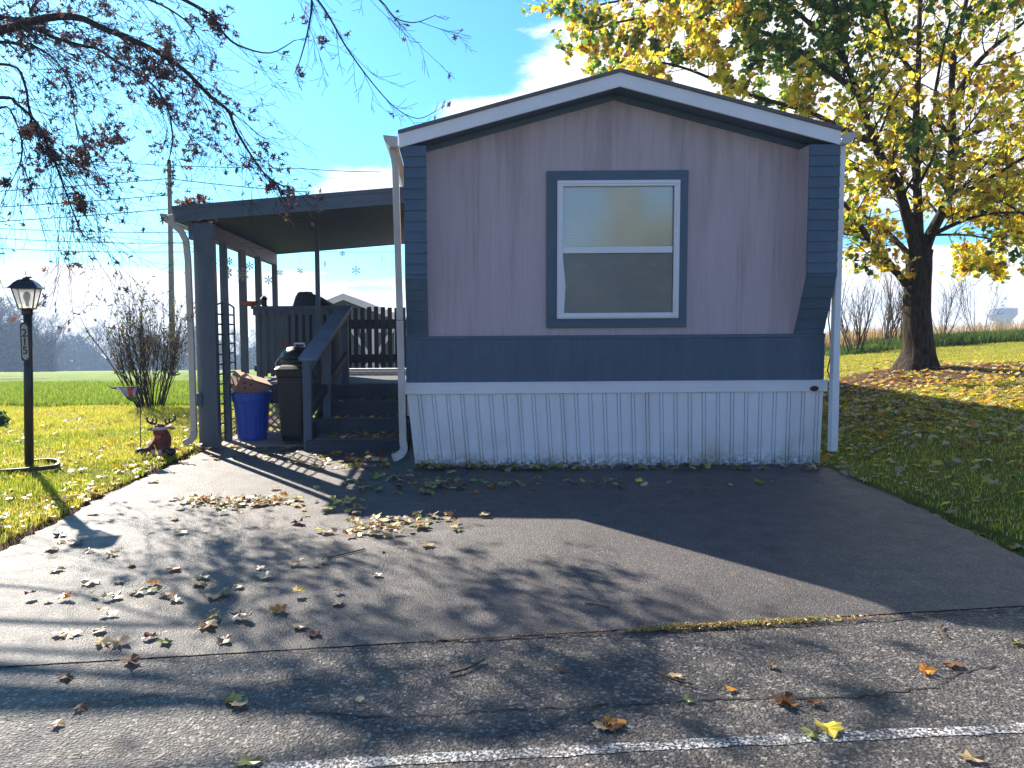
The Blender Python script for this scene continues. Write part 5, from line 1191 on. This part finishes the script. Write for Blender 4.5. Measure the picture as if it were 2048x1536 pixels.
# gnomonic-style coordinates of the direction: u = x/|y|, e = z/horizontal length
hx = wm_('SQRT', wm_('ADD', wm_('MULTIPLY', sx.outputs[0], sx.outputs[0]), wm_('MULTIPLY', sx.outputs[1], sx.outputs[1])))
e = wm_('DIVIDE', sx.outputs[2], wm_('MAXIMUM', hx, .05)); u = wm_('DIVIDE', sx.outputs[0], wm_('MAXIMUM', hx, .05))
def wnoise(scale, sx_, sz_, det=6, off_=0):
    cb_ = wn('ShaderNodeCombineXYZ'); Lk.new(wm_('MULTIPLY', u, sx_), cb_.inputs[0]); Lk.new(wm_('MULTIPLY', e, sz_), cb_.inputs[1]); Lk.new(wm_('ADD', wm_('MULTIPLY', sx.outputs[1], 1.5), off_), cb_.inputs[2])
    n = wn('ShaderNodeTexNoise'); n.inputs['Scale'].default_value = scale; n.inputs['Detail'].default_value = det; n.inputs['Roughness'].default_value = .58; Lk.new(cb_.outputs[0], n.inputs['Vector']); return n.outputs['Fac']
n1_ = wnoise(5, 1, 2.6, 8); n2_ = wnoise(3, 1, 7, 6, 3.3); n3_ = wnoise(2.2, 1, 2, 7, 7.7)
# low bank of stratus near the horizon
low = wm_('ADD', wmr(e, .12, .03), wm_('MULTIPLY', wm_('SUBTRACT', n2_, .5), 2.2)); lowm = wmr(low, .42, .62)
# diagonal cloud rising to the right behind the gable
line = wm_('SUBTRACT', wm_('ADD', wm_('MULTIPLY', u, .62), .285), e)     # > 0 below the diagonal edge
diag = wm_('MULTIPLY', wmr(wm_('ADD', line, wm_('MULTIPLY', wm_('SUBTRACT', n1_, .5), .30)), .0, .05), wmr(wm_('ADD', e, wm_('MULTIPLY', wm_('SUBTRACT', n3_, .5), .12)), .10, .15))
hi = wmr(n3_, .62, .74, 0, .6)
front = wmr(sx.outputs[1], -.1, .15)
cl_ = wm_('MAXIMUM', wm_('MAXIMUM', lowm, wm_('MULTIPLY', diag, front)), wm_('MULTIPLY', hi, front), clamp=True)
mixc = wn('ShaderNodeMix', data_type='RGBA'); Lk.new(cl_, mixc.inputs[0])
tint = wn('ShaderNodeMix', data_type='RGBA', blend_type='MULTIPLY'); tint.inputs[0].default_value = 1; Lk.new(sky.outputs[0], tint.inputs[6]); tm = wn('ShaderNodeMix', data_type='RGBA'); Lk.new(wmr(sx.outputs[1], -.1, .5), tm.inputs[0]); tm.inputs[6].default_value = (.60,.84,1.12,1); tm.inputs[7].default_value = (.50,1.12,1.50,1); Lk.new(tm.outputs[2], tint.inputs[7])
shade = wmr(n1_, .3, .7, .75, 1.0); cm = wn('ShaderNodeMix', data_type='RGBA'); Lk.new(shade, cm.inputs[0]); cm.inputs[6].default_value = (4.9,5.8,7.0,1); cm.inputs[7].default_value = (8.6,8.6,8.6,1)
Lk.new(tint.outputs[2], mixc.inputs[6]); Lk.new(cm.outputs[2], mixc.inputs[7]); Lk.new(mixc.outputs[2], bg.inputs[0]); bg.inputs[1].default_value = .057

HZ = True
if HZ:
    hb = MB().box(-330, 330, -40, 420, -40, 14); hm_ = bpy.data.materials.new('haze'); hm_.use_nodes = True; t = hm_.node_tree; t.nodes.clear()
    out = t.nodes.new('ShaderNodeOutputMaterial'); pv = t.nodes.new('ShaderNodeVolumePrincipled'); pv.inputs['Density'].default_value = .0011; pv.inputs['Color'].default_value = (.50,.70,1,1); pv.inputs['Anisotropy'].default_value = 0.1
    t.links.new(pv.outputs[0], out.inputs['Volume']); o = hb.build('haze', hm_); tag(o, kind='stuff')

scene.view_settings.view_transform = 'Standard'; scene.view_settings.look = 'None'; scene.view_settings.exposure = 1.55; scene.view_settings.gamma = 1
cy_ = scene.cycles; cy_.use_denoising = True; cy_.max_bounces = 8; cy_.diffuse_bounces = 3; cy_.glossy_bounces = 3; cy_.transmission_bounces = 4; cy_.transparent_max_bounces = 12; cy_.volume_bounces = 0
cy_.use_adaptive_sampling = True; cy_.adaptive_threshold = .015; cy_.sample_clamp_indirect = 6
